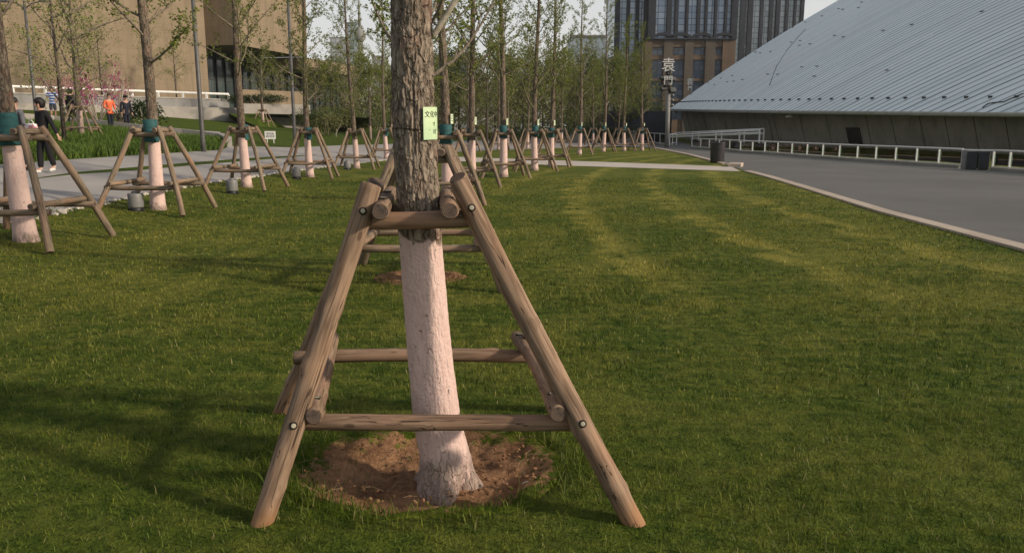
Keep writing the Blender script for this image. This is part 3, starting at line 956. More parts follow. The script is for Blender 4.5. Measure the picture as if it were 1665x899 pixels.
variants = [make_tree('ginkgo_tree', 'v', 101 + i, H=8.0 + .5 * i, r0=.118 + .006 * (i % 2), first=2.05 + .2 * i) for i in range(4)]
used = set()
def place_tree(i, loc, rz, label, sc=1.0, wrap=True, lean=0.0, leany=0.0):
    o = variants[i]
    if i in used: o = copy_tree(o)
    used.add(i)
    o.location = loc; o.scale = (sc, sc, sc)
    o.rotation_euler = (Matrix.Rotation(lean, 3, 'Y') @ Matrix.Rotation(leany, 3, 'X') @ Matrix.Rotation(rz, 3, 'Z')).to_euler()
    if not wrap:
        for c in list(o.children):
            if c.name.startswith('trunk_wrap'): bpy.data.objects.remove(c)
    return tag(o, label, 'tree', 'ginkgo trees planted in rows')

# ---- small name tags hung on the trunks
TAG_PROTO = []
def small_tag(p, rz, label):
    if not TAG_PROTO:
        t = thing('tree_tag', 'x', 'tag', (0, 0, 0), 0, 'small pale tags on the trunks')
        bm = bmesh.new()
        box(bm, (0, -.004, 0), (.11, .008, .19)); obj('plate', bm, MT['tagw'], t)
        bm = bmesh.new()
        for k in range(3): box(bm, (.005 * (-1) ** k, -.0095, .055 - k * .045), (.06, .003, .014))
        obj('lettering', bm, MT['ink'], t)
        TAG_PROTO.append(t); o = t
    else: o = copy_tree(TAG_PROTO[0])
    o.location = p; o.rotation_euler = (0, 0, rz)
    tag(o, label, 'tag', 'small pale tags on the trunks')

# ---- foreground tree: individually modelled trunk
MAINX = [(px_, y_) for px_, y_ in ((724, 742), (711, 680), (698, 560), (684, 400), (673, 200), (669, 10))]
_mz = [at(a, b, 3.31) for a, b in MAINX]
def main_axis(z):
    return V((float(np.interp(z, [p.z for p in _mz], [p.x for p in _mz])), 3.31, z))
def main_trunk():
    bm = bmesh.new()
    N = 176
    zs = [-.10 + .0085 * i for i in range(int(2.75 / .0085))] + [2.7 + .25 * i for i in range(1, 23)]
    rows = []
    for z in zs:
        c = main_axis(z)
        base = np.interp(z, [-.1, 0, .04, .10, .2, .45, .65, 1.04, 1.5, 1.93, 2.7, 5, 8.2], [.143, .124, .116, .1095, .104, .0965, .0915, .0865, .0815, .0755, .068, .045, .008])
        row = []
        for k in range(N):
            a = 2 * PI * k / N
            ca, sa = math.cos(a), math.sin(a)
            root = math.exp(-max(z, -.05) / .05) * (.009 * math.sin(3 * a + .6) + .008 * math.sin(5 * a + 2.1))
            p = V((ca * 1.0, sa * 1.0, z))
            warp = mnoise.noise(V((ca * 2, sa * 2, z * 5))) * .5
            rid = mnoise.noise(V((ca * 5.5 + warp, sa * 5.5 - warp, z * 8.5)))
            rid2 = mnoise.noise(V((ca * 12, sa * 12 + warp, z * 30.0 + 7)))
            furrow = (1 - abs(rid) * 2.2)                      # ridges meeting in furrows
            amp = .0066 if z > 1.06 else .0022
            amp *= 1 if z < 2.7 else .4
            disp = amp * (furrow * .8 + rid2 * .9) + .004 * mnoise.noise(V((ca * 1.3, sa * 1.3, z * 1.4)))
            if z < .2: disp += .006 * mnoise.noise(V((ca * 4, sa * 4, z * 22))) * (1 - z / .2)
            r = base + root + disp * min(1, base / .06)
            row.append(bm.verts.new((c.x + ca * r, c.y + sa * r, z)))
        rows.append(row)
    for i in range(len(rows) - 1):
        for k in range(N):
            f = bm.faces.new((rows[i][k], rows[i][(k + 1) % N], rows[i + 1][(k + 1) % N], rows[i + 1][k])); f.smooth = True
    bm.faces.new(rows[-1])
    return bm
tm = make_tree('ginkgo_tree', 'nearest ginkgo, thick furrowed trunk with pinkish whitewash and a green tag', 77, H=8.2, first=2.6, wrap=False, trunk_bm=True, nb=22)
tm['group'] = 'ginkgo trees planted in rows'
for c in tm.children: c.location = (-.40, 3.31, 0)
mt_ = obj('trunk', main_trunk(), MT['barkmain'], tm)
bm = bmesh.new()
_rn = random.Random(4); _lv = Leaves()
limb(bm, V((-.31, 3.30, 1.86)), V((.8, .1, 1.0)), .9, .013, _rn, _lv, 1, .2, 8, .05, .8)
obj('low_branch', bm, MT['stem'], tm, True)
_lv.build('low_leaves', MT['leaf'], tm)

def text_bm(s, size, ext=.001):
    cu = bpy.data.curves.new('lettering', 'FONT'); cu.body = s; cu.size = size; cu.extrude = ext
    cu.align_x = 'CENTER'; cu.align_y = 'CENTER'; cu.resolution_u = 3
    o = bpy.data.objects.new('lettering', cu); COL.objects.link(o)
    dg = bpy.context.evaluated_depsgraph_get()
    me = bpy.data.meshes.new_from_object(o.evaluated_get(dg))
    b = bmesh.new(); b.from_mesh(me)
    bpy.data.objects.remove(o); bpy.data.meshes.remove(me); bpy.data.curves.remove(cu)
    return b

def main_tag():
    zc = 1.515
    c = main_axis(zc)
    ang = -PI / 2 + math.radians(57)
    r = .086
    t = thing('tree_tag', 'pale green plate with black characters wired to the nearest trunk', 'tag', (c.x, c.y, zc), 0)
    # plate, slightly bowed, tangent to the trunk
    nrm = V((math.cos(ang), math.sin(ang), 0)); tan = V((-math.sin(ang), math.cos(ang), 0))
    w, h = .090, .128
    def pt(u, v, o=0.0):
        q = u / .118
        return nrm * ((.118 + o) * math.cos(q) - .118 + r + .008) + tan * ((.118 + o) * math.sin(q)) + V((0, 0, v + .02 * u))
    bm = bmesh.new()
    K = 8
    fr = [[bm.verts.new(pt(-w / 2 + w * i / K, s * h / 2, 0)) for i in range(K + 1)] for s in (-1, 1)]
    bk = [[bm.verts.new(pt(-w / 2 + w * i / K, s * h / 2, -.0025)) for i in range(K + 1)] for s in (-1, 1)]
    for i in range(K):
        bm.faces.new((fr[0][i], fr[0][i + 1], fr[1][i + 1], fr[1][i]))
        bm.faces.new((bk[0][i + 1], bk[0][i], bk[1][i], bk[1][i + 1]))
        bm.faces.new((bk[0][i], bk[0][i + 1], fr[0][i + 1], fr[0][i]))
        bm.faces.new((fr[1][i], fr[1][i + 1], bk[1][i + 1], bk[1][i]))
    for e in (0, K): bm.faces.new((fr[0][e], fr[1][e], bk[1][e], bk[0][e]))
    bmesh.ops.recalc_face_normals(bm, faces=bm.faces[:])
    obj('plate', bm, MT['tag'], t)
    bm = bmesh.new()
    for s, u, v, sz in (('文化中', .001, .034, .027), ('寸', .012, -.003, .018), ('目', .016, -.034, .020)):
        b = text_bm(s, sz, .0004)
        for vtx in b.verts:
            q = pt(u + vtx.co.x, v + vtx.co.y, .0008 + vtx.co.z)
            vtx.co = q
        me = bpy.data.meshes.new('tmp'); b.to_mesh(me); b.free(); bm.from_mesh(me); bpy.data.meshes.remove(me)
    obj('lettering', bm, MT['ink'], t)
    bm = bmesh.new()
    pts = []
    for k in range(41):
        a = ang + .28 + (2 * PI - .42) * k / 40
        rr = .0865 + (.010 if k in (0, 40) else 0) + .0015 * math.sin(k * 1.7)
        pts.append((rr * math.cos(a), rr * math.sin(a), -.022 + .004 * math.sin(a * 2)))
    tube(bm, pts, .0018, 6)
    obj('wire', bm, MT['wire'], t)
main_tag()

# ---- positions of the rows, read off the photograph's ground contact points
row_mid = [  # x, y, variant, scale, phrase
    (-.95, 8.0, 0, .90, 'hidden right behind the nearest trunk', True),
    (-1.32, 16.3, 1, 1.0, 'just right of the nearest trunk', True),
    (-1.05, 21.0, 2, .95, 'fourth in the middle row', True),
    (-.26, 24.7, 3, 1.0, 'fifth in the middle row, with low side branches', True),
    (.80, 28.4, 0, 1.0, 'sixth in the middle row, before the pale cross path', True),
    (1.52, 31.2, 1, .95, 'seventh in the middle row, close beside the pale cross path', True),
    (3.75, 45.0, 2, 1.0, 'first beyond the pale cross path in the middle row', True),
    (5.7, 50.5, 3, 1.0, 'second beyond the pale cross path in the middle row', True),
    (7.2, 52.0, 0, 1.0, 'third beyond the pale cross path in the middle row', True),
    (8.45, 52.6, 1, .92, 'last of the middle row by the glass railing', True)]
rr = random.Random(12)
for i, (x, y, v, sc, ph, wr) in enumerate(row_mid):
    place_tree(v, (x, y, 0), rr.uniform(0, 6.28), 'ginkgo tree ' + ph, sc, wr, rr.uniform(-.016, .012), rr.uniform(-.012, .012))
    yw = rr.uniform(-.14, .14)
    place_support((x + (.08 if i == 0 else 0), y - (.02 if i == 0 else 0), 0), 0.02 if i == 0 else yw, 'log frame of ginkgo ' + ph, 1.07 if i == 0 else 1.0)
    if i == 0: [o_ for o_ in COL.objects if o_.get('label', '') == 'log frame of ginkgo ' + ph][0].scale.z = .92
    d = V((x, y, 0)); d.normalize()
    side = V((d.y, -d.x, 0))
    if i >= 1:
        tz = 1.66
        nrm = (-d * .45 + side * .9).normalized()
        small_tag(V((x, y, tz)) + nrm * .125 * sc, math.atan2(nrm.y, nrm.x) + PI / 2, 'pale tag on the trunk ' + ph.split(',')[0])
row_left = [
    (-6.22, 10.15, 1, 1.03, 'at the left photo edge, nearest in the left row', True, 2.3),
    (-6.25, 14.1, 2, 1.0, 'before the tall grass bed in the left row', True, .6),
    (-6.38, 19.3, 3, .95, 'left of the white lawn sign', True, 4.0),
    (-6.0, 23.9, 0, .93, 'right of the white lawn sign', True, 1.2),
    (-5.7, 29.6, 1, .85, 'fifth in the left row, without a green wrap', False, 5.1),
    (-5.9, 38.0, 2, .9, 'just left of the nearest trunk in the left row', True, 3.1),
    (-4.6, 45.0, 3, .9, 'seventh in the left row behind the nearest trunk', True, .4),
    (-2.7, 50.5, 0, .9, 'eighth in the left row, beyond the cross path', True, 2.0),
    (-.9, 54.0, 1, .9, 'ninth in the left row, far behind the fifth middle tree', True, 1.0),
    (1.1, 57.5, 2, .9, 'tenth in the left row, far behind the sixth middle tree', True, 5.0),
    (4.0, 65.0, 3, .9, 'slender one, left of three far trunks', True, 3.6),
    (6.9, 69.0, 0, .85, 'slender one, middle of three far trunks', True, 4.4),
    (9.3, 71.0, 1, .85, 'slender one, right of three far trunks', True, 2.7)]
for i, (x, y, v, sc, ph, wr, rz) in enumerate(row_left):
    z = terr(x)
    place_tree(v, (x, y, z), rz, 'ginkgo tree ' + ph, sc, wr, (-.055, -.012, -.006, .0, -.02)[i] if i < 5 else rr.uniform(-.015, .012), rr.uniform(-.012, .012))
    place_support((x, y, z), rr.uniform(-.1, .1), 'log frame of ginkgo ' + ph, 1.0)

# ---- bark litter: one dry leaf on the soil
bm = bmesh.new()
c = P(853, 792, -.03)
vs = [bm.verts.new(c + V(p)) for p in ((-.018, 0, 0), (-.004, -.014, .006), (.014, -.008, .014), (.022, .004, .024), (.006, .014, .022), (-.010, .012, .014))]
bm.faces.new(vs)
r = bmesh.ops.extrude_face_region(bm, geom=bm.faces[:])
for v in [g for g in r['geom'] if isinstance(g, bmesh.types.BMVert)]: v.co += V((0, .001, .0015))
bmesh.ops.recalc_face_normals(bm, faces=bm.faces[:])
tag(obj('fallen_leaf', bm, MT['stem']), 'pale curled dry leaf lying on the soil by the trunk', 'leaf')

# straw and clods scattered on the soil
def litter():
    rnd = random.Random(9)
    bm = bmesh.new()
    for _ in range(170):
        a = rnd.random() * 2 * PI; q = rnd.random() ** .5 * .98
        x, y = -.38 + .56 * q * math.cos(a), 3.39 + .42 * q * math.sin(a)
        if (x + .27) ** 2 + (y - 3.31) ** 2 < .022: continue
        z = -.085 * (1 - min(max((q - .38) / .35, 0), 1) ** 1.6) + .012
        s = rnd.uniform(.003, .011)
        rI = bmesh.ops.create_icosphere(bm, subdivisions=1, radius=s)
        M = Matrix.Translation((x, y, z)) @ Matrix.Rotation(rnd.random() * 6, 4, rdir(rnd)) @ Matrix.Diagonal((1.3, .9, .7, 1))
        bmesh.ops.transform(bm, matrix=M, verts=rI['verts'])
    o = obj('soil_clods', bm, MT['soil']); tag(o, 'loose clods scattered over the bare soil round the nearest trunk', 'soil', kind='stuff')
    bm = bmesh.new()
    for _ in range(60):
        a = rnd.random() * 2 * PI; q = .45 + .6 * rnd.random()
        x, y = -.38 + .56 * q * math.cos(a), 3.39 + .42 * q * math.sin(a)
        z = -.085 * (1 - min(max((q - .38) / .35, 0), 1) ** 1.6) + .018
        L = rnd.uniform(.04, .12); b = rnd.random() * 6.28
        p0 = V((x, y, z)); p2 = p0 + V((math.cos(b) * L, math.sin(b) * L, rnd.uniform(-.005, .02)))
        tube(bm, [p0, p0.lerp(p2, .5) + V((0, 0, .006)), p2], .0013, 3, cap=False)
    o = obj('dry_straw', bm, MT['straw']); tag(o, 'dry straw lying round the rim of the soil patch', 'straw', kind='stuff')
litter()

# ================================================================== UPLIGHTS on the lawn
UP = []
def uplight(px, py, label, h=.30, r=.125):
    c = P(px, py)
    if not UP:
        t = thing('ground_spotlight', 'x', 'spotlight', c, 0, 'grey ground spotlights along the left row')
        bm = bmesh.new(); lathe(bm, [(r * .95, .06), (r, .08), (r, h - .02), (r * .96, h)], 20)
        lathe(bm, [(r * .5, h), (r * .5, h + .03), (r * .2, h + .04)], 12); obj('housing', bm, MT['grey'], t)
        bm = bmesh.new(); lathe(bm, [(r * .8, -.02), (r * .8, .05), (r * .6, .061)], 16); box(bm, (0, 0, .02), (r * 2.1, .05, .05))
        obj('base', bm, MT['dark'], t)
        UP.append(t); o = t
    else:
        o = copy_tree(UP[0])
    o.location = c; tag(o, label, 'spotlight', 'grey ground spotlights along the left row')
uplight(222, 343, 'grey ground spotlight left of the second trunk in the left row')
uplight(378, 315, 'grey ground spotlight left of the third trunk in the left row')
uplight(482, 291, 'grey ground spotlight left of the fourth trunk in the left row')
uplight(565, 276, 'grey ground spotlight left of the fifth trunk in the left row')

# ================================================================== DOME BUILDING on the right
DC = V((122.0, 78.0)); DR = 105.0; SR = 175.0
def eave_z(y): return 1.18 + .0252 * y
A0 = math.asin(DR / SR)
def dome_z(x, y):
    q = min(math.hypot(x - DC.x, y - DC.y), DR)
    return eave_z(y) + SR * (math.cos(math.asin(q / SR)) - math.cos(A0))
def dome():
    t = thing('dome_hall', 'huge low dome hall with grey seamed metal roof over dark concrete wall', 'building', (DC.x, DC.y, 0))
    def loc(p): return V((p[0] - DC.x, p[1] - DC.y, p[2]))
    N = 360; R = 60
    bm = bmesh.new()
    rows = []
    for i in range(R + 1):
        q = DR * (i / R)
        rows.append([bm.verts.new(loc((DC.x + q * math.cos(2 * PI * k / N), DC.y + q * math.sin(2 * PI * k / N), dome_z(DC.x + q * math.cos(2 * PI * k / N), DC.y + q * math.sin(2 * PI * k / N))))) for k in range(N)])
    for i in range(1, R):
        for k in range(N):
            f = bm.faces.new((rows[i][k], rows[i + 1][k], rows[i + 1][(k + 1) % N], rows[i][(k + 1) % N])); f.smooth = True
    obj('roof', bm, MT['shell'], t)
    # eave trim and soffit
    bm = bmesh.new()
    prof = [(DR + .05, .03), (DR + .06, -.16), (DR - .10, -.20), (DR - 3.6, -.05)]
    rr_ = [[bm.verts.new(loc((DC.x + q * math.cos(2 * PI * k / N), DC.y + q * math.sin(2 * PI * k / N), eave_z(DC.y + q * math.sin(2 * PI * k / N)) + dz))) for k in range(N)] for q, dz in prof]
    for i in range(3):
        for k in range(N):
            f = bm.faces.new((rr_[i][k], rr_[i][(k + 1) % N], rr_[i + 1][(k + 1) % N], rr_[i + 1][k]))
            f.smooth = True; f.material_index = 0 if i < 2 else 1
    obj('eave_trim', bm, [MT['alu'], MT['conc']], t)
    # leaning wall
    bm = bmesh.new()
    prof = [(DR - 1.5, -.12, 1), (DR - 3.0, -.6, 0)]
    top = [bm.verts.new(loc((DC.x + (DR - 1.3) * math.cos(2 * PI * k / N), DC.y + (DR - 1.3) * math.sin(2 * PI * k / N), eave_z(DC.y + (DR - 1.3) * math.sin(2 * PI * k / N)) - .17))) for k in range(N)]
    bot = [bm.verts.new(loc((DC.x + (DR - 2.4) * math.cos(2 * PI * k / N), DC.y + (DR - 2.4) * math.sin(2 * PI * k / N), -.8))) for k in range(N)]
    for k in range(N): bm.faces.new((bot[k], bot[(k + 1) % N], top[(k + 1) % N], top[k])).smooth = True
    obj('wall', bm, MT['conc'], t)
    def wallpt(ang, f):
        tp = V((DC.x + (DR - 1.3) * math.cos(ang), DC.y + (DR - 1.3) * math.sin(ang), eave_z(DC.y + (DR - 1.3) * math.sin(ang)) - .17))
        bt = V((DC.x + (DR - 2.4) * math.cos(ang), DC.y + (DR - 2.4) * math.sin(ang), -.8))
        return bt.lerp(tp, f)
    def wall_at(px):
        # first hit of the view azimuth with the wall circle
        a = math.atan2((px - CX) / F, math.cos(TH) * 1.0 + 0)
        d = V((math.sin(a), math.cos(a)))
        b = d.dot(DC); cc = DC.dot(DC) - (DR - 2.2) ** 2
        s = b - math.sqrt(max(b * b - cc, 0))
        h = d * s - DC
        return math.atan2(h.y, h.x)
    # panel joints
    for px in (1118, 1145, 1178, 1216, 1258, 1300, 1342, 1405, 1445, 1490, 1530, 1575, 1625, 1665):
        a = wall_at(px)
        bm = bmesh.new()
        p0, p1 = wallpt(a, .02), wallpt(a, .98)
        o_ = V((math.cos(a), math.sin(a), 0)) * .012
        tube(bm, [loc(p0 + o_), loc(p1 + o_)], .016, 4)
        obj('panel_joint', bm, MT['dpier'], t)
    # service door frame and a dark opening
    for (pa, pb, f0, f1, mat, nm) in ((1222, 1249, .18, .86, 'conc', 'service_door'), (1371, 1391, .38, .72, 'hole', 'vent_opening')):
        a, b = wall_at(pa), wall_at(pb)
        bm = bmesh.new()
        q = [wallpt(a, f0), wallpt(b, f0), wallpt(b, f1), wallpt(a, f1)]
        o_ = V((math.cos(a), math.sin(a), 0)) * .05
        f = bm.faces.new([bm.verts.new(loc(p + o_)) for p in q])
        rx = bmesh.ops.extrude_face_region(bm, geom=[f])
        for v in [g for g in rx['geom'] if isinstance(g, bmesh.types.BMVert)]: v.co -= o_ * 2
        bmesh.ops.recalc_face_normals(bm, faces=bm.faces[:])
        dd = obj(nm, bm, MT[mat], t)
        bm = bmesh.new()
        for i in range(4):
            tube(bm, [loc(q[i] + o_ * 1.2), loc(q[(i + 1) % 4] + o_ * 1.2)], .05, 4)
        obj('frame', bm, MT['gconc' if nm == 'service_door' else 'dark'], dd)
    # snow clips on every other seam near the eave and a second scatter higher up
    def seam_pt(v, inset):
        # walk seam v (v=.43x+.905y) in plan until it is `inset` inside the eave
        c0 = V((.43, .905)) * v
        d = V((.905, -.43))
        e = c0 - DC
        b = e.dot(d); cc = e.dot(e) - (DR - inset) ** 2
        disc = b * b - cc
        if disc < 0: return None
        s = -b - math.sqrt(disc)
        p = c0 + d * s
        return V((p.x, p.y, dome_z(p.x, p.y)))
    k = 0
    v = 40.25
    while v < 112:
        p = seam_pt(v, 1.0)
        if p and p.x > 10 and k < 90:
            bm = bmesh.new(); box(bm, loc(p + V((0, 0, .05))), (.20, .09, .10), -.44)
            obj('seam_clip', bm, MT['dark'], t); k += 1
        v += 1.0
    bm = bmesh.new()
    rnd = random.Random(3)
    v = 41.25
    while v < 112:
        for ins in (3.8, 8.0, 13.0, 19.0):
            p = seam_pt(v, ins + rnd.uniform(-.8, .8))
            if p and rnd.random() < .6: box(bm, loc(p + V((0, 0, .03))), (.30, .07, .05), -.44)
        v += 2.0
    o = obj('upper_seam_clips', bm, MT['dark'], t); o['kind'] = 'stuff'
    # lightning cables lying on the roof
    def cable(name, pts, r=.035):
        bm = bmesh.new(); q = []
        for (x, y) in pts: q.append(loc((x, y, dome_z(x, y) + r)))
        tube(bm, q, r, 5); obj(name, bm, MT['dark'], t)
    def onroof(px, py):
        d = ray(px, py)
        lo = None
        s = 20.0
        while s < 220:
            p = V((0, 0, HC)) + d * s
            if math.hypot(p.x - DC.x, p.y - DC.y) < DR and p.z < dome_z(p.x, p.y): return (p.x, p.y)
            s += .1
        return None
    pts = [onroof(x, y) for x, y in ((1251, 140), (1262, 110), (1280, 82), (1297, 62), (1310, 48))]
    pts = [p for p in pts if p]
    if len(pts) > 1: cable('lightning_cable', pts, .022)
    pts = [p for p in (onroof(x, y) for x, y in ((1597, 178), (1606, 171), (1614, 170), (1632, 167), (1648, 160), (1664, 155))) if p]
    if len(pts) > 1: cable('lightning_cable', pts, .026)
    # floodlights under the eave
    for px, nm in ((1300, 'eave_lamp'), (1111, 'eave_lamp')):
        a = wall_at(px)
        c = V((DC.x + (DR - .6) * math.cos(a), DC.y + (DR - .6) * math.sin(a), 0)); c.z = eave_z(c.y) - .3
        bm = bmesh.new()
        lathe(bm, [(.30, -.16), (.28, -.06), (.16, .04), (.06, .08), (.05, .2)], 14, loc(c))
        obj(nm, bm, MT['steel'], t)
dome()

# ---- glass railing by the dome
def railing(name, label, pts, h=.70, glass=True, cat='railing'):
    t = thing(name, label, cat, pts[0])
    o0 = pts[0]
    for p in pts:
        bm = bmesh.new(); c = p - o0
        box(bm, c + V((0, 0, h / 2 + .05)), (.06, .05, h - .10))
        obj('post', bm, MT['white'], t)
    bm = bmesh.new(); tube(bm, [p - o0 + V((0, 0, h)) for p in pts], .036, 8); obj('top_rail', bm, MT['steel'], t)
    bm = bmesh.new(); tube(bm, [p - o0 + V((0, 0, .14)) for p in pts], .022, 6); obj('bottom_rail', bm, MT['steel'], t)
    bm = bmesh.new()
    for a, b in zip(pts[:-1], pts[1:]):
        d = (b - a); c = (a + b) / 2 - o0
        box(bm, c + V((0, 0, .03)), (d.length, .22, .16), math.atan2(d.y, d.x))
    obj('base_kerb', bm, MT['dark'] if False else MT['conc'], t)
    if glass:
        for a, b in zip(pts[:-1], pts[1:]):
            d = (b - a); c = (a + b) / 2 - o0
            bm = bmesh.new(); box(bm, c + V((0, 0, h * .56)), (d.length - .10, .012, h - .30), math.atan2(d.y, d.x))
            obj('glass_panel', bm, MT['glass'], t)
    return t
railing('glass_railing', 'long low glass railing with white posts between asphalt and dome wall', rail_pts)
p_end = rail_pts[-1]
railing('glass_railing', 'short glass railing right of the black cabinets at the photo edge', [P(1613, 277.5), P(1640, 279.5), P(1672, 282), P(1720, 285.5), P(1775, 290)])
far_posts = [P(x, y) for x, y in ((1040, 231.0), (1047, 232.0), (1055, 232.8), (1064, 234), (1073, 235.5), (1083, 236.6), (1093, 237.5))]
railing('glass_railing', 'far short glass railing beyond the last ginkgo, left of the ramp rails', far_posts, .95)
# sloping ramp rails
def ramp_rails():
    A, B = V((13.9, 68.5, 0)), V((18.6, 60.0, 0))
    t = thing('ramp_handrail', 'white sloping double handrail of the ramp beside the dome wall', 'handrail', A)
    off = V((-1.1, -2.6, 0))
    for o_, z0, z1 in ((V((0, 0, 0)), 1.02, 1.38), (off, .86, 1.30)):
        for dz in (0, -.34 if o_.length == 0 else -.16):
            bm = bmesh.new(); tube(bm, [o_ + V((0, 0, z0 + dz)), B - A + o_ + V((0, 0, z1 + dz))], .05, 8); obj('rail', bm, MT['white'], t)
        for f in (0, .28, .55, .8, 1.0):
            bm = bmesh.new(); c = (B - A) * f + o_
            box(bm, c + V((0, 0, (z0 + (z1 - z0) * f) / 2)), (.09, .07, z0 + (z1 - z0) * f)); obj('post', bm, MT['white'], t)
    bm = bmesh.new(); tube(bm, [V((0, 0, .22)), off + V((0, 0, .22))], .04, 6); tube(bm, [V((0, 0, 1.0)), off + V((0, 0, .86))], .05, 6); obj('cross_rail', bm, MT['white'], t)
ramp_rails()

# ---- black cabinets at the right end of the railing
def cabinets():
    a = P(1570, 276); b = P(1608, 277)
    t = thing('cabinet', 'pair of black cabinets under a pale top rail at the end of the railing', 'cabinet', a)
    d = b - a; rz = math.atan2(d.y, d.x); L = d.length
    for f in (.25, .75):
        bm = bmesh.new(); box(bm, d * f + V((0, 0, .33)), (L * .46, .4, .62), rz); bmesh.ops.bevel(bm, geom=bm.edges[:], offset=.02, segments=2, affect='EDGES')
        obj('body', bm, MT['dark'], t)
    bm = bmesh.new(); box(bm, d * .5 + V((0, 0, .70)), (L * 1.5, .10, .05), rz); obj('top_rail', bm, MT['white'], t)
    bm = bmesh.new(); box(bm, d * -.08 + V((0, 0, .34)), (.20, .12, .70), rz); obj('end_post', bm, MT['grey'], t)
cabinets()

# ---- round bin
def litter_bin():
    c = P(1166, 265)
    t = thing('litter_bin', 'dark grey round bin standing at the grass corner by the asphalt', 'bin', c)
    bm = bmesh.new(); lathe(bm, [(.27, 0), (.29, .03), (.31, .78), (.315, .80)], 32); obj('body', bm, MT['bin'], t)
    bm = bmesh.new(); lathe(bm, [(.325, .80), (.33, .825), (.325, .85), (.25, .855), (.24, .83)], 32); obj('rim', bm, MT['dark'], t)
litter_bin()

# ---- floodlight mast
def mast():
    c = P(1084, 240.5)
    t = thing('floodlight_mast', 'grey floodlight mast in front of the left tip of the dome', 'mast', c)
    D = c.y
    ztop = at(1087, 150, D).z; z2 = at(1087, 112, D).z
    bm = bmesh.new(); tube(bm, [(0, 0, -.05), (0, 0, ztop)], [.17, .15], 12); tube(bm, [(0, 0, ztop), (0, 0, z2)], .06, 8); obj('pole', bm, MT['gconc'], t)
    for dx, z, s in ((-.45, ztop + .25, .42), (.25, ztop + .12, .5), (-.15, ztop + .55, .5), (-.55, ztop + .95, .35), (.25, ztop + .9, .4), (-.05, ztop + 1.35, .45)):
        bm = bmesh.new(); box(bm, (dx, -.15, z), (s, .3, s * .7), .2 * dx, rot=Matrix.Rotation(.3, 4, 'Z') @ Matrix.Rotation(-.35, 4, 'X'))
        bmesh.ops.bevel(bm, geom=bm.edges[:], offset=.04, segments=2, affect='EDGES')
        tube(bm, [(0, 0, z - .1), (dx, -.05, z - .1)], .035, 6)
        obj('floodlight', bm, MT['dark'], t)
    for k in range(3):
        bm = bmesh.new(); lathe(bm, [(.10, 0), (.12, .1), (.04, .16)], 10, (.3, -.05, ztop - .3 - .35 * k)); tube(bm, [(0, 0, ztop - .25 - .35 * k), (.3, -.05, ztop - .25 - .35 * k)], .03, 6); obj('speaker', bm, MT['grey'], t)
    for ch, xc, yc, sz in (('袁', 1087, 107.5, 25), ('門', 1086.5, 132, 17)):
        b = text_bm(ch, sz * D / F * .90, .03)
        q = at(xc, yc, D - .42)
        bmesh.ops.transform(b, matrix=Matrix.Translation(q - c) @ Matrix.Rotation(PI / 2, 4, 'X'), verts=b.verts[:])
        obj('sign_character', b, MT['steel'], t)
    bm = bmesh.new(); tube(bm, [(.02, -.1, ztop), (.02, -.30, at(1087, 110, D).z)], .04, 6); obj('sign_mount', bm, MT['dark'], t)
mast()
def sign_post():
    D = 92.0
    c = at(1122, 200, D); c.z = 0
    t = thing('sign_post', 'small far post with white characters showing over the dome roof edge', 'sign', c)
    bm = bmesh.new(); tube(bm, [(0, .1, 0), (0, .1, at(1122, 129, D).z)], .09, 8); obj('post', bm, MT['grey'], t)
    for ch, yc, sz in (('袁', 134, 11), ('門', 144.5, 7.5)):
        b = text_bm(ch, sz * D / F * 1.02, .05)
        q = at(1122, yc, D - .12)
        bmesh.ops.transform(b, matrix=Matrix.Translation(q - c) @ Matrix.Rotation(PI / 2, 4, 'X'), verts=b.verts[:])
        obj('sign_character', b, MT['steel'], t)
sign_post()

# ================================================================== LAMP POSTS on the left
def lamp_post(px, py, topx, h, label, arms=True):
    c = P(px, py)
    t = thing('street_lamp', label, 'street lamp', c)
    bm = bmesh.new(); tube(bm, [(0, 0, -.05), (0, 0, .4), (0, 0, h)], [.095, .085, .06], 12); obj('pole', bm, MT['pole'], t)
    if arms:
        for s in (-1, 1):
            bm = bmesh.new()
            tube(bm, [(0, 0, h - .35), (s * .35, 0, h - .1), (s * .8, 0, h)], .03, 8)
            box(bm, (s * 1.0, 0, h), (.5, .22, .08)); bmesh.ops.bevel(bm, geom=[e for e in bm.edges if e.calc_length() > .05 and not e.is_boundary][:0], offset=.01, affect='EDGES') if False else None
            obj('lamp_head', bm, MT['pole'], t)
lamp_post(60, 198, 40, 5.6, 'grey street lamp behind the woman in black, by the upper path')
lamp_post(331, 247, 318, 8.5, 'grey street lamp at the right end of the tall grass bed')
lamp_post(480, 241, 472, 8.5, 'grey street lamp on the shaded lawn by the fourth left trunk')

# ---- white lawn sign
def lawn_sign():
    c = P(440, 233)
    t = thing('lawn_sign', 'small white notice board on two legs standing on the shaded lawn', 'sign', c, .15)
    D = c.y
    k = D / F
    w, h = 16.5 * k * 1.02, 12.5 * k
    z0 = at(440, 226.5, D).z - c.z
    bm = bmesh.new(); box(bm, (0, 0, z0 + h / 2), (w, .03, h)); obj('board', bm, MT['white'], t)
    for s in (-1, 1):
        bm = bmesh.new(); tube(bm, [(s * w * .3, .01, -.05), (s * w * .3, .01, z0)], .02, 6); obj('leg', bm, MT['white'], t)
    bm = bmesh.new()
    for i, (s, sz) in enumerate((('请勿踏', .13), ('爱护花草', .11))):
        b = text_bm(s, sz, .002)
        bmesh.ops.transform(b, matrix=Matrix.Translation((0, -.018, z0 + h * (.66 - .34 * i))) @ Matrix.Rotation(PI / 2, 4, 'X'), verts=b.verts[:])
        me = bpy.data.meshes.new('tmp'); b.to_mesh(me); b.free(); bm.from_mesh(me); bpy.data.meshes.remove(me)
    obj('lettering', bm, MT['ink'], t)
lawn_sign()

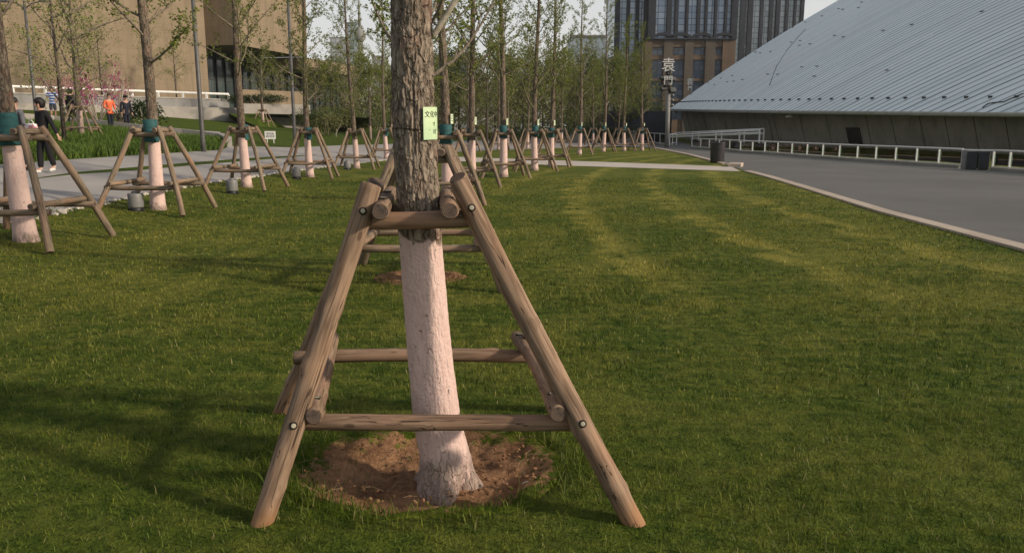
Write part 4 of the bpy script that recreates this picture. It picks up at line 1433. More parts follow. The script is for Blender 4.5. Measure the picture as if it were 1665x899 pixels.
# ================================================================== LEFT: upper path, kerb wall, terrace, museum
up_a = [(-160, 176), (38, 187.5), (130, 196), (231, 207), (300, 211), (358, 214.5)]
up_b = [(358, 231), (300, 225), (231, 218), (160, 210), (90, 203), (0, 197), (-160, 187)]
structure('upper_path', sheet([P(*p) for p in up_a] + [P(*p) for p in up_b], .005), MT['path'])
def kerb_wall():
    pts = [P(*p) for p in [(-160, 187), (0, 197), (90, 203), (160, 210), (231, 218), (300, 225), (360, 232), (372, 239)]]
    bm = bmesh.new()
    rows = []
    for i, p in enumerate(pts):
        d = pts[min(i + 1, len(pts) - 1)] - pts[max(i - 1, 0)]; d.z = 0; d.normalize()
        nrm = V((d.y, -d.x, 0)) * .15
        z = terr(p.x)
        rows.append([bm.verts.new(q) for q in ((p.x - nrm.x, p.y - nrm.y, z - .2), (p.x - nrm.x, p.y - nrm.y, z + .42), (p.x + nrm.x, p.y + nrm.y, z + .42), (p.x + nrm.x, p.y + nrm.y, z - .2))])
    for a, b in zip(rows[:-1], rows[1:]):
        for k in range(4): bm.faces.new((a[k], b[k], b[(k + 1) % 4], a[(k + 1) % 4]))
    bm.faces.new(rows[0]); bm.faces.new(list(reversed(rows[-1])))
    bmesh.ops.recalc_face_normals(bm, faces=bm.faces[:])
    o = obj('bed_wall', bm, MT['pconc']); tag(o, 'low pale concrete wall behind the tall grass bed', 'wall')
kerb_wall()

TZ = 4.25
TA, TB = V((-36.5, 60.0, 0)), V((-25.6, 74.0, 0))
def terrace():
    d = (TB - TA).normalized(); nrm = V((d.y, -d.x, 0))
    A = TA - d * 40
    B = TB
    t = thing('terrace_wall', 'long two-step grey terrace wall in front of the tan museum', 'wall', TA)
    def slab(name, mat, off, z0, z1, a, b, depth):
        bm = bmesh.new()
        q = [a + nrm * off, b + nrm * off, b + nrm * (off - depth), a + nrm * (off - depth)]
        lo = [bm.verts.new(V((p.x, p.y, z0)) - TA) for p in q]; hi = [bm.verts.new(V((p.x, p.y, z1)) - TA) for p in q]
        bm.faces.new(list(reversed(lo))); bm.faces.new(hi)
        for i in range(4): bm.faces.new((lo[i], lo[(i + 1) % 4], hi[(i + 1) % 4], hi[i]))
        bmesh.ops.recalc_face_normals(bm, faces=bm.faces[:])
        return obj(name, bm, MT[mat], t)
    slab('upper_wall', 'gconc', 0, 1.5, TZ - .35, A, B, 30)
    slab('lower_step', 'pconc', 1.0, 1.2, TZ - 1.05, A, B + d * 2.0, .95)
    slab('coping', 'pconc', .06, TZ - .35, TZ - .25, A, B, 1.0)
    r = thing('terrace_railing', 'low white pipe railing along the top of the terrace wall', 'railing', TA + V((0, 0, TZ - .25)))
    bm = bmesh.new(); tube(bm, [A - TA + V((0, 0, .42)), B - TA + V((0, 0, .42))], .10, 8); obj('rail', bm, MT['white'], r)
    L = (B - A).length; n = int(L / 2.2)
    for i in range(n + 1):
        p = A + d * (L * i / n) - TA
        if i % 1 == 0 and i < 100:
            bm = bmesh.new(); box(bm, p + V((0, 0, .17)), (.16, .16, .36)); obj('post', bm, MT['white'], r)
terrace()

def wall_prism(bm, a, b, depth, z0, z1, nrm, org, mi=0):
    q = [a, b, b - nrm * depth, a - nrm * depth]
    lo = [bm.verts.new(V((p.x, p.y, z0)) - org) for p in q]; hi = [bm.verts.new(V((p.x, p.y, z1)) - org) for p in q]
    fs = [bm.faces.new(list(reversed(lo))), bm.faces.new(hi)]
    for i in range(4): fs.append(bm.faces.new((lo[i], lo[(i + 1) % 4], hi[(i + 1) % 4], hi[i])))
    for f in fs: f.material_index = mi
    bmesh.ops.recalc_face_normals(bm, faces=fs)

def museum():
    E = at(338, 120, 80); E.z = 0               # right end of the long facade
    d = V((.60, .80, 0)).normalized(); nrm = V((d.y, -d.x, 0))
    org = E
    t = thing('museum_building', 'large tan stone museum with overhanging upper block and dark glass entrance', 'building', org)
    A = E - d * 70
    bm = bmesh.new(); wall_prism(bm, A, E, 12, 3.0, 26, nrm, org); obj('wall', bm, MT['stone'], t)
    # upper block overhanging the entrance
    U0 = at(388, 80, 83); U1 = at(495, 93, 97); U0.z = U1.z = 0
    du = (U1 - U0).normalized(); nu = V((du.y, -du.x, 0))
    bm = bmesh.new(); wall_prism(bm, U0, U1, 10, 9.6, 27, nu, org); obj('upper_block', bm, MT['stone'], t)
    # recessed wall between, with soffit
    R0 = E - nrm * .4; R1 = U0 - nu * 1.0
    dr = (R1 - R0).normalized(); nr = V((dr.y, -dr.x, 0))
    bm = bmesh.new(); wall_prism(bm, R0 - nr * 3.0, R1 + dr * 2 - nr * 3.0, 3, 9.6, 27, nr, org); obj('recessed_wall', bm, MT['stone'], t)
    # glazed ground floor under the block
    G0 = E - nrm * 6 - d * .2; G1 = U1 - nu * 4 + du * 18
    dg = (G1 - G0).normalized(); ng = V((dg.y, -dg.x, 0))
    bm = bmesh.new(); wall_prism(bm, G0, G1, 1.0, 3.2, 9.6, ng, org); obj('entrance_glazing', bm, MT['dglass'], t)
    L = (G1 - G0).length
    for i in range(22):
        p = G0 + dg * (L * (i + .5) / 22) + ng * .12
        bm = bmesh.new(); box(bm, V((p.x, p.y, 6.1)) - org, (.14, .22, 5.8), math.atan2(dg.y, dg.x)); obj('mullion', bm, MT['dpier'], t)
    bm = bmesh.new(); wall_prism(bm, U1 + du * .3 - nu * .3, U1 + du * 16 - nu * .3, 8, 8.3, 9.6, nu, org); obj('canopy', bm, MT['stone'], t)
    # light edge strip of the block's right corner
    bm = bmesh.new(); box(bm, V((U1.x, U1.y, 17.5)) - org + nu * .05, (.25, .25, 17), math.atan2(du.y, du.x)); obj('corner_strip', bm, MT['pconc'], t)
museum()

# ================================================================== TOWERS on the right, far city
def px_box(bm, x0, x1, y0, y1, D, dep, org, mi=0):
    a = at(x0, y1, D); b = at(x1, y0, D); a.x = at(x0, 45, D).x; b.x = at(x1, 45, D).x
    bbox(bm, V((a.x, D, a.z)) - org, V((b.x, D + dep, b.z)) - org, mi)
def brick_tower():
    D = 168.0
    org = at(1120, 200, D); org.z = 0
    t = thing('office_tower', 'dark glass tower with brown brick podium and a row of roof arches', 'building', org)
    bm = bmesh.new(); px_box(bm, 1053, 1198, 64, 260, D + 1.2, 30, org); obj('podium_glazing', bm, MT['wglass'], t)
    # brick piers and bands leave the window openings
    for x0, x1 in ((1050, 1062), (1081, 1096), (1115.5, 1129), (1149, 1165), (1177, 1198)):
        bm = bmesh.new(); px_box(bm, x0, x1, 64.0, 260, D, 1.3, org); obj('brick_pier', bm, MT['bpier' if x0 > 1070 and x1 < 1170 else 'brick'], t)
    for y0, y1 in ((64.2, 77), (90, 97.5), (128, 132), (160, 165), (195, 260)):
        bm = bmesh.new(); px_box(bm, 1051, 1197.5, y0, y1, D + .35, 1.0, org); obj('brick_band', bm, MT['brick'], t)
    bm = bmesh.new(); px_box(bm, 1050, 1199, 62.5, 64.4, D - .4, 31, org); obj('parapet', bm, MT['dpier'], t)
    zt = at(1120, 63, D).z
    for xc in (1078, 1106.5, 1141.5, 1177):
        c = at(xc, 63, D + .5); a = 17.5 * D / F; h = 9.5 * D / F
        bm = bmesh.new()
        prof = []
        for i in range(17):
            q = PI * i / 16
            prof.append((math.cos(q), math.sin(q)))
        for z_, dy in ((0, 0),):
            o0 = [(c.x + p * a, c.z - .05 + s * h) for p, s in prof]; i0 = [(c.x + p * a * .76, c.z - .05 + s * h * .52) for p, s in prof]
            fo = [bm.verts.new(V((x, D + .2, z)) - org) for x, z in o0]; fi = [bm.verts.new(V((x, D + .2, z)) - org) for x, z in i0]
            bo = [bm.verts.new(V((x, D + 1.4, z)) - org) for x, z in o0]; bi = [bm.verts.new(V((x, D + 1.4, z)) - org) for x, z in i0]
            for i in range(16):
                bm.faces.new((fo[i], fo[i + 1], fi[i + 1], fi[i])); bm.faces.new((bo[i + 1], bo[i], bi[i], bi[i + 1]))
                bm.faces.new((fo[i + 1], fo[i], bo[i], bo[i + 1])); bm.faces.new((fi[i], fi[i + 1], bi[i + 1], bi[i]))
        bmesh.ops.recalc_face_normals(bm, faces=bm.faces[:])
        obj('roof_arch', bm, MT['dpier'], t)
    # tower body above
    bm = bmesh.new(); px_box(bm, 1060, 1194, -120, 63, D + 6, 24, org); obj('tower_glazing', bm, MT['tglass'], t)
    for x0, x1 in ((1054, 1066), (1084, 1091), (1097, 1102), (1115, 1119), (1133, 1138), (1146, 1150), (1161.5, 1165.5), (1178, 1182), (1189, 1199)):
        bm = bmesh.new(); px_box(bm, x0, x1, -120, 63, D + 5, 1.3, org); obj('pier', bm, MT['dpier'], t)
    # darker return wing on the left
    bm = bmesh.new(); px_box(bm, 1002, 1054, -120, 215, D + 9, 20, org); obj('wing_glazing', bm, MT['tglass'], t)
    for x0, x1 in ((1000, 1008), (1019, 1024), (1034, 1039), (1047, 1056)):
        bm = bmesh.new(); px_box(bm, x0, x1, -120, 215, D + 8, 1.3, org); obj('pier', bm, MT['dpier'], t)
    bm = bmesh.new(); px_box(bm, 1001, 1053, 100, 255, D + 7.4, 1, org); obj('wing_base', bm, MT['bpier'], t)
brick_tower()
def far_tower():
    D = 200.0
    org = at(1250, 200, D); org.z = 0
    t = thing('office_tower', 'paler glass tower with dark vertical piers rising behind the dome', 'building', org)
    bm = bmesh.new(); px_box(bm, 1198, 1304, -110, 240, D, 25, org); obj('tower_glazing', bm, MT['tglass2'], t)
    for x0, x1 in ((1203, 1212), (1215.5, 1223.5), (1235, 1240.5), (1250, 1256), (1261, 1267), (1276, 1281), (1290, 1293.5), (1300.5, 1306)):
        bm = bmesh.new(); px_box(bm, x0, x1, -110, 240, D - .8, 1.0, org); obj('pier', bm, MT['dpier'], t)
    bm = bmesh.new(); px_box(bm, 1194, 1203, -110, 240, D + .4, 20, org); obj('side_bay', bm, MT['tglass'], t)
far_tower()

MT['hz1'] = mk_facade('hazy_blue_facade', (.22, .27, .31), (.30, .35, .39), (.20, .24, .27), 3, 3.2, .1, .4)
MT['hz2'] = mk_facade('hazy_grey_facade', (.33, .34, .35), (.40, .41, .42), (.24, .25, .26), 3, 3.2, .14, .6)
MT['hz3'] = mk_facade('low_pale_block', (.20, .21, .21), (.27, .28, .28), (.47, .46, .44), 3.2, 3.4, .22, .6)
def far_block(name, label, x0, x1, y0, D, dep, mat, roof=True, y1=None):
    org = at((x0 + x1) / 2, 200, D); org.z = 0
    t = thing(name, label, 'building', org)
    a = at(x0, y0, D); b = at(x1, y0, D)
    z0 = 0 if y1 is None else at(x0, y1, D).z
    bm = bmesh.new(); bbox(bm, V((a.x, D, z0)) - org, V((b.x, D + dep, a.z)) - org); obj('walls', bm, MT[mat], t)
    bm = bmesh.new(); bbox(bm, V((a.x - .3, D - .3, a.z)) - org, V((b.x + .3, D + dep + .3, a.z + .5)) - org); obj('roof', bm, MT['gconc'], t)
    return t, org
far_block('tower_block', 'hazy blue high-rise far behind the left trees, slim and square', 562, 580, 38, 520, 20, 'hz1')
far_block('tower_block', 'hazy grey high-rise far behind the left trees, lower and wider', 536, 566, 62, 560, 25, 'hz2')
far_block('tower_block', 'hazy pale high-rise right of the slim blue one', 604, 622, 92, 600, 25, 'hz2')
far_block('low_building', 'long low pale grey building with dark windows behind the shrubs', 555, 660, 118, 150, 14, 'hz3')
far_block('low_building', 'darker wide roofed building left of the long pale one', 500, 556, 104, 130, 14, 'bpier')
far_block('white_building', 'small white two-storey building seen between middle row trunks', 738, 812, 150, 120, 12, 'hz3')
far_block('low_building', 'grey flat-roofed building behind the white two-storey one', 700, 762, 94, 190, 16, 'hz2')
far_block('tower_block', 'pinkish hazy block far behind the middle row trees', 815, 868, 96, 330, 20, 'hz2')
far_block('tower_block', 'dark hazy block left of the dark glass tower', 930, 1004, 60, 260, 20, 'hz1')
def spire():
    D = 420
    c = at(590, 200, D); c.z = 0
    t = thing('tv_tower', 'thin hazy broadcasting tower far behind the left trees', 'tower', c)
    z = at(590, 70, D).z
    bm = bmesh.new(); lathe(bm, [(3, 0), (1.6, z * .6), (1.2, z)], 12); obj('shaft', bm, MT['gconc'], t)
    bm = bmesh.new(); lathe(bm, [(1.2, z), (3, z + 2), (3, z + 5), (1, z + 8)], 16); obj('pod', bm, MT['gconc'], t)
    bm = bmesh.new(); lathe(bm, [(.8, z + 8), (.6, z + 16), (.2, z + 26)], 8); obj('mast', bm, MT['gconc'], t)
spire()
def hoarding():
    D = 84
    a = at(985, 200, D); b = at(1092, 200, D)
    bm = bmesh.new(); bbox(bm, (a.x, D, -.1), (b.x, D + .4, at(1040, 181, D).z))
    o = obj('boundary_wall', bm, MT['dpier']); tag(o, 'dark boundary wall behind the last ginkgo trees, left of the dome', 'wall')
    D = 80
    bm = bmesh.new(); bbox(bm, (at(890, 0, D).x, D, -.1), (at(1040, 0, D).x, D + .3, at(1, 213, D).z))
    o = obj('low_wall', bm, MT['pconc']); tag(o, 'low pale wall along the far plaza behind the middle row', 'wall')
hoarding()

# ================================================================== BACKGROUND PLANTING
# slope trees with supports (left)
def bushy(name, label, seed, H, cr, leaf, dens, first=.35, stem='barkplain', r0=.10, n=900, size=.16, cat='tree', group=None):
    """broad tree: trunk, limbs reaching through an open leaf cloud made of clumps"""
    rnd = random.Random(seed)
    t = thing(name, label, cat, (0, 0, 0), 0, group)
    bm = bmesh.new()
    tube(bm, [(0, 0, -.1), (rnd.uniform(-.05, .05), 0, H * .3), (rnd.uniform(-.1, .1), rnd.uniform(-.1, .1), H * .7)], [r0, r0 * .75, r0 * .3], 8)
    obj('trunk', bm, MT[stem], t, True)
    bb = bmesh.new(); lv = Leaves(); junk = Leaves()
    tips = []
    nl = 11
    for i in range(nl):
        a = i * 2.4 + rnd.uniform(-.3, .3); z = H * (first + (.75 - first) * i / nl)
        el = rnd.uniform(.4, 1.1)
        d = V((math.cos(a) * math.cos(el), math.sin(a) * math.cos(el), math.sin(el)))
        L = cr * rnd.uniform(.7, 1.15)
        q = V((0, 0, z)); pts = [q.copy()]
        for k in range(5):
            d = (d + rdir(rnd) * .22 + V((0, 0, .06))).normalized(); q = q + d * L / 5; pts.append(q.copy())
            tips.append(q + rdir(rnd) * cr * .22)
            dd = (d + rdir(rnd) * .9).normalized(); e = q + dd * L * .35
            tube(bb, [q, q.lerp(e, .5) + rdir(rnd) * .05, e], [r0 * .16, r0 * .1, .005], 4, cap=False); tips.append(e)
        tube(bb, pts, [r0 * .4 * (1 - k / 6.5) for k in range(6)], 5, cap=False)
    obj('limbs', bb, MT['branch'], t, True)
    per = max(2, int(n / len(tips)))
    for p in tips:
        k = rnd.uniform(.3, 1.0)
        lv.cloud(p, (cr * .22, cr * .22, cr * .17), int(per * k * 1.4 * dens), size, rnd, .1)
    lv.build('crown', MT[leaf], t)
    return t
def put(t, p, rz=0, sc=1.0):
    t.location = p; t.rotation_euler = (0, 0, rz); t.scale = (sc, sc, sc); return t

PROTO = {}
def bush_at(key, label, p, rz, sc, group, **kw):
    if key not in PROTO:
        PROTO[key] = bushy(label=label, seed=len(PROTO) * 7 + 3, **kw); o = PROTO[key]
    else:
        o = copy_tree(PROTO[key])
    put(o, p, rz, sc)
    return tag(o, label, kw.get('cat', 'tree'), group)

# thin trees in front of the museum
SAP = dict(name='slender_tree', H=7.5, cr=1.9, leaf='leaf2', dens=1.0, first=.22, stem='barkplain', r0=.085, n=2600, size=.075)
SAP2 = dict(name='slender_tree', H=6.5, cr=1.7, leaf='leaf2', dens=1.0, first=.15, stem='barkplain', r0=.07, n=2200, size=.075)
G1 = 'slender trees before the museum'
for i, (px, D, lab, key, sc) in enumerate((
        (22, 48, 'slender tree at the far left before the museum, behind the nearest left trunk', 0, 1.0),
        (75, 58, 'slender tree on the terrace slope, right of the first street lamp', 1, 1.0),
        (150, 64, 'slender tree above the pink blossoms, before the museum', 0, 1.0),
        (182, 66, 'slender dark-stemmed tree right of the pink blossoms', 1, 1.1),
        (262, 70, 'slender tree behind the terrace railing, right of the second left trunk', 0, .9),
        (300, 72, 'slender tree before the shaded museum recess', 1, 1.0))):
    x = (px - CX) / F * D; y = D
    z = 2.6 if D < 60 else 3.85
    bush_at('sap%d' % key, lab, (x, y, z), i * 1.7, sc, G1, **(SAP if key == 0 else SAP2))
def supported(px, py, label, slabel, key, sc, ssc=1.0, kw=None):
    p = P(px, py)
    bush_at(key, label, p, px * .1, sc, 'trees on the left slope', **kw)
    place_support(p, .4 + px * .01, slabel, ssc)
SL = dict(name='slope_tree', H=7.5, cr=1.8, leaf='leaf2', dens=1.0, first=.3, stem='bark', r0=.13, n=2400, size=.08)
supported(133, 226, 'whitewashed tree standing in the tall grass bed', 'log tripod frame in the tall grass bed', 'slope', .95, .85, SL)
supported(325, 190, 'broom-shaped tree on the upper lawn before the terrace', 'thin log frame on the upper lawn before the terrace', 'slope', .9, .95, SL)
supported(428, 206, 'left of two whitewashed trees on the shaded lawn below the hedge', 'left of two log frames on the shaded lawn below the hedge', 'slope', 1.0, 1.0, SL)
supported(456, 203, 'right of two whitewashed trees on the shaded lawn below the hedge', 'right of two log frames on the shaded lawn below the hedge', 'slope', .92, 1.0, SL)
# unsupported leaning trunk in the bed
bush_at('sap1', 'thin dark-trunked tree in the tall grass bed behind the woman', P(106, 238), .4, 1.05, G1, **SAP2)

# pink blossom shrubs
def blossom(px, py, label, R, H, seed, n=520):
    rnd = random.Random(seed)
    p = P(px, py)
    t = thing('blossom_shrub', label, 'shrub', p, 0, 'pink blossom shrubs')
    bm = bmesh.new(); lv = Leaves(); gl = Leaves()
    for i in range(9):
        a = i * .7 + rnd.random(); e = V((math.cos(a) * R * rnd.uniform(.4, 1), math.sin(a) * R * rnd.uniform(.4, 1), H * rnd.uniform(.7, 1.0)))
        m = e * .5 + rdir(rnd) * .12
        tube(bm, [(0, 0, -.05), m, e], [.05, .035, .012], 5)
        for k in range(6):
            q = m.lerp(e, k / 5) + rdir(rnd) * .2
            lv.cloud(q, (.3, .3, .25), n // 18, .075, rnd, .1)
            if k % 2: gl.cloud(q, (.3, .3, .3), 4, .1, rnd, .1)
    obj('stems', bm, MT['stem'], t, True); lv.build('blossom', MT['pink'], t); gl.build('leaves', MT['leafb'], t)
blossom(112, 194, 'pink blossom shrub left of the person in black on the upper path', 1.3, 2.5, 2, 300)
blossom(160, 203, 'largest pink blossom shrub, left of the man in orange', 1.9, 3.0, 3, 700)
blossom(196, 205, 'pink blossom shrub with bent pale stems behind the man in the cap', 1.2, 2.6, 4, 160)

def shrub(name, label, px, py, rx, ry, rz_, leaf, n, seed, size=.12, cat='shrub', group=None, stems=True, D=None):
    rnd = random.Random(seed)
    p = P(px, py)
    if D: p = V(((px - CX) / F * D, D, terr((px - CX) / F * D)))
    t = thing(name, label, cat, p, 0, group)
    lv = Leaves()
    for k in range(9):
        c = (rnd.uniform(-.6, .6) * rx, rnd.uniform(-.5, .5) * ry, rz_ * rnd.uniform(.3, .72))
        lv.cloud(c, (rx * .48, ry * .48, rz_ * .36), n // 9, size, rnd, .3)
    lv.build('leaves', MT[leaf], t)
    bm = bmesh.new()
    for k in range(6):
        a = rnd.random() * 6.28
        tube(bm, [(rnd.uniform(-.4, .4) * rx, rnd.uniform(-.3, .3) * ry, -.05), (math.cos(a) * rx * .5, math.sin(a) * ry * .5, rz_ * .7)], [.03, .01], 5)
    obj('stems', bm, MT['stem'], t)
    return t
G2 = 'bushes behind the left row'
shrub('bush', 'dark bush behind the man in the cap on the upper path', 232, 208, 1.6, 1.2, 1.5, 'leafd', 1500, 21, .13)
for i, (px, py, rx, h, leaf, lab) in enumerate((
        (520, 214, 2.6, 2.3, 'leafb', 'broad green bush right of the fourth left trunk'),
        (560, 212, 2.8, 2.5, 'leafb', 'broad green bush left of the fifth left trunk'),
        (600, 213, 2.6, 2.6, 'leafb', 'broad green bush right of the fifth left trunk'),
        (645, 214, 2.8, 2.5, 'leafb', 'broad green bush behind the nearest trunk'),
        (540, 222, 1.6, 1.6, 'leaf3', 'low brownish bush before the broad green ones'),
        (700, 216, 2.6, 2.6, 'leafb', 'broad green bush right of the nearest trunk'),
        (740, 217, 2.2, 2.4, 'leafb', 'broad green bush between two tagged middle trunks'),
        (782, 225, 1.5, 2.2, 'leafy', 'bright yellow-green rounded bush between middle row trunks'),
        (800, 229, 1.5, 1.0, 'leafy', 'low golden bush spreading under the bright rounded one'))):
    shrub('bush', lab, px, py, rx, 1.5, h, leaf, 4200, 30 + i, .10, group=G2)
def bank_bm():
    b = bmesh.new()
    lo = [P(x, y) for x, y in ((372, 196), (420, 207), (500, 208), (600, 206))]
    hi = [at(x, y, D) for x, y, D in ((372, 185, 69.5), (420, 185, 69.8), (500, 187, 72), (600, 192, 76))]
    for p in lo: p.z -= .03
    L_ = [b.verts.new(p) for p in lo]; H_ = [b.verts.new(p) for p in hi]; K_ = [b.verts.new(p + V((0, 3, -.2))) for p in hi]
    for i in range(3):
        b.faces.new((L_[i], L_[i + 1], H_[i + 1], H_[i])); b.faces.new((H_[i], H_[i + 1], K_[i + 1], K_[i]))
    bmesh.ops.recalc_face_normals(b, faces=b.faces[:])
    return b
shrub('hedge', 'clipped dark hedge on the terrace right of the grey wall', 432, 170, 3.6, 1.0, 1.0, 'leafd', 7000, 61, .085, D=72)
for o in [o for o in COL.objects if o.name == 'hedge']: o.location.z = 3.4
bm = bmesh.new(); a = at(388, 168, 76); b = at(500, 168, 82)
wall_prism(bm, V((a.x, 76, 0)), V((b.x, 82, 0)), .5, 1.5, at(450, 147, 78).z, V((.08, -1, 0)), V((0, 0, 0)))
tag(obj('forecourt_wall', bm, MT['stone']), 'tan wall behind the clipped hedge at the museum entrance', 'wall')
bm = bmesh.new(); a = at(385, 180, 70); b = at(500, 180, 74)
wall_prism(bm, V((a.x, 70, 0)), V((b.x, 74, 0)), 1.6, .8, at(450, 169, 71).z, V((.08, -1, 0)), V((0, 0, 0)))
_o = obj('lawn_bank', (lambda q: q)(bank_bm()), MT['turf']); tag(_o, kind='structure')
tag(obj('forecourt_step', bm, MT['pconc']), 'pale step wall below the clipped hedge', 'wall')

# leafy trees filling the middle distance
BG = dict(name='background_tree', H=9.0, cr=2.6, leaf='leafb', dens=1.0, first=.25, stem='barkplain', r0=.13, n=5200, size=.15)
BG2 = dict(name='background_tree', H=8.0, cr=2.3, leaf='leaf3', dens=1.0, first=.22, stem='barkplain', r0=.12, n=4400, size=.15)
BG3 = dict(name='background_tree', H=8.5, cr=2.0, leaf='leaf2', dens=1.0, first=.4, stem='bark', r0=.12, n=5000, size=.14)
G3 = 'leafy trees in the middle distance'
bgs = [(520, 92, 1, 1.0, 'dull green tree before the dark roofed building'), (548, 100, 0, 1.0, 'dark green tree left of the long pale building'),
       (606, 62, 2, .85, 'bright green tree right of the fifth left trunk, before the pale building'), (640, 84, 2, .9, 'bright green tree just left of the nearest trunk'),
       (688, 84, 0, .9, 'green tree hidden behind the nearest trunk'), (733, 78, 1, .95, 'dull tree with a forked trunk right of the nearest one'),
       (775, 98, 1, 1.0, 'dull tree before the small white building'), (806, 88, 0, 1.0, 'green tree behind the fifth middle trunk'),
       (838, 80, 1, .95, 'dull tree right of the fifth middle trunk'), (850, 104, 0, 1.1, 'tall green tree behind the sixth middle trunk'),
       (882, 90, 0, 1.0, 'green tree between the sixth and seventh middle trunks'), (908, 98, 1, 1.1, 'dull tree right of the seventh middle trunk'),
       (932, 92, 0, 1.0, 'green tree left of the first trunk beyond the cross path'), (958, 100, 0, 1.1, 'green tree right of the first trunk beyond the cross path'),
       (985, 92, 1, 1.0, 'dull tree behind the second trunk beyond the cross path'), (1012, 100, 0, 1.0, 'green tree before the dark wing of the glass tower'),
       (1038, 110, 1, .9, 'dull tree before the dark boundary wall'), (1062, 118, 2, .6, 'small bright tree left of the floodlight mast'),
       (704, 66, 1, 1.05, 'dull tree directly right of the nearest trunk, before the grey flat-roofed building'), (748, 70, 0, 1.1, 'green tree between the third and fourth middle trunks'),
       (792, 68, 1, 1.1, 'dull tree left of the fifth middle trunk'), (826, 72, 2, 1.1, 'bright green tree just right of the fifth middle trunk'),
       (872, 76, 1, 1.15, 'dull tree just right of the sixth middle trunk'), (900, 80, 2, 1.15, 'bright green tree just right of the seventh middle trunk'),
       (945, 82, 1, 1.2, 'dull tree just right of the first trunk beyond the cross path'), (972, 84, 2, 1.15, 'bright green tree left of the second trunk beyond the cross path'),
       (998, 84, 0, 1.15, 'green tree between the second and third trunks beyond the cross path'), (1024, 86, 1, 1.1, 'dull tree left of the last middle row trunk')]
for i, (px, D, k, sc, lab) in enumerate(bgs):
    x = (px - CX) / F * D
    bush_at('bg%d' % k, lab, (x, D, terr(x)), i * 1.9, sc, G3, **(BG, BG2, BG3)[k])
for i, (px, D, h, lab) in enumerate(((905, 78, 1.6, 'dark bush at the far plaza edge, left one'), (960, 79, 1.9, 'dark bush at the far plaza edge, behind the first two far trunks'), (1008, 79, 1.7, 'dark bush at the far plaza edge, right one'), (850, 76, 1.6, 'dark bush at the far plaza edge, behind the sixth middle trunk'))):
    shrub('bush', lab, px, 220, 2.6, 1.3, h, 'leafd', 3500, 80 + i, .13, D=D, group='dark bushes at the far plaza')
def far_wood():
    rnd = random.Random(6); lv = Leaves()
    for i in range(80):
        D = rnd.uniform(112, 150); px = rnd.uniform(480, 1060)
        x = (px - CX) / F * D; h = rnd.uniform(5, 11)
        lv.cloud((x, D, terr(x) + h * .45), (rnd.uniform(3, 5), 2, h * .55), 420, .38, rnd, .3)
    o = lv.build('far_wood', MT['leaf3']); tag(o, 'dull green mass of distant trees behind the lawns', 'wood', kind='stuff')
far_wood()

# ================================================================== PEOPLE
def skin_mesh(verts, edges, radii, root=0, sub=1):
    me = bpy.data.meshes.new('skin'); me.from_pydata([tuple(v) for v in verts], edges, [])
    o = bpy.data.objects.new('skin', me); COL.objects.link(o)
    md = o.modifiers.new('s', 'SKIN'); md.use_smooth_shade = True
    sv = me.skin_vertices[0].data
    for i, r in enumerate(radii):
        rr2 = r if isinstance(r, (tuple, list)) else (r, r)
        sv[i].radius = rr2; sv[i].use_root = (i == root)
    s2 = o.modifiers.new('u', 'SUBSURF'); s2.levels = sub; s2.render_levels = sub
    dg = bpy.context.evaluated_depsgraph_get()
    out = bpy.data.meshes.new_from_object(o.evaluated_get(dg))
    b = bmesh.new(); b.from_mesh(out)
    bpy.data.objects.remove(o); bpy.data.meshes.remove(me); bpy.data.meshes.remove(out)
    return b
def merge(dst, src):
    me = bpy.data.meshes.new('tmp'); src.to_mesh(me); src.free(); dst.from_mesh(me); bpy.data.meshes.remove(me)

def cloth(name, c, var=.2): return simple(name, c, .9, var, 9, .35, 40, .01)
SKIN = simple('skin', (.46, .27, .19), .55, .08, 12, .05)
HAIR = simple('black_hair', (.012, .010, .009), .5, .4, 40, .5, 120, stretch=(1, 1, .2))
SHOE_W = simple('white_shoe', (.62, .60, .58), .6, .1, 10, .05)
SHOE_D = simple('dark_shoe', (.02, .02, .02), .5, .2, 10, .05)

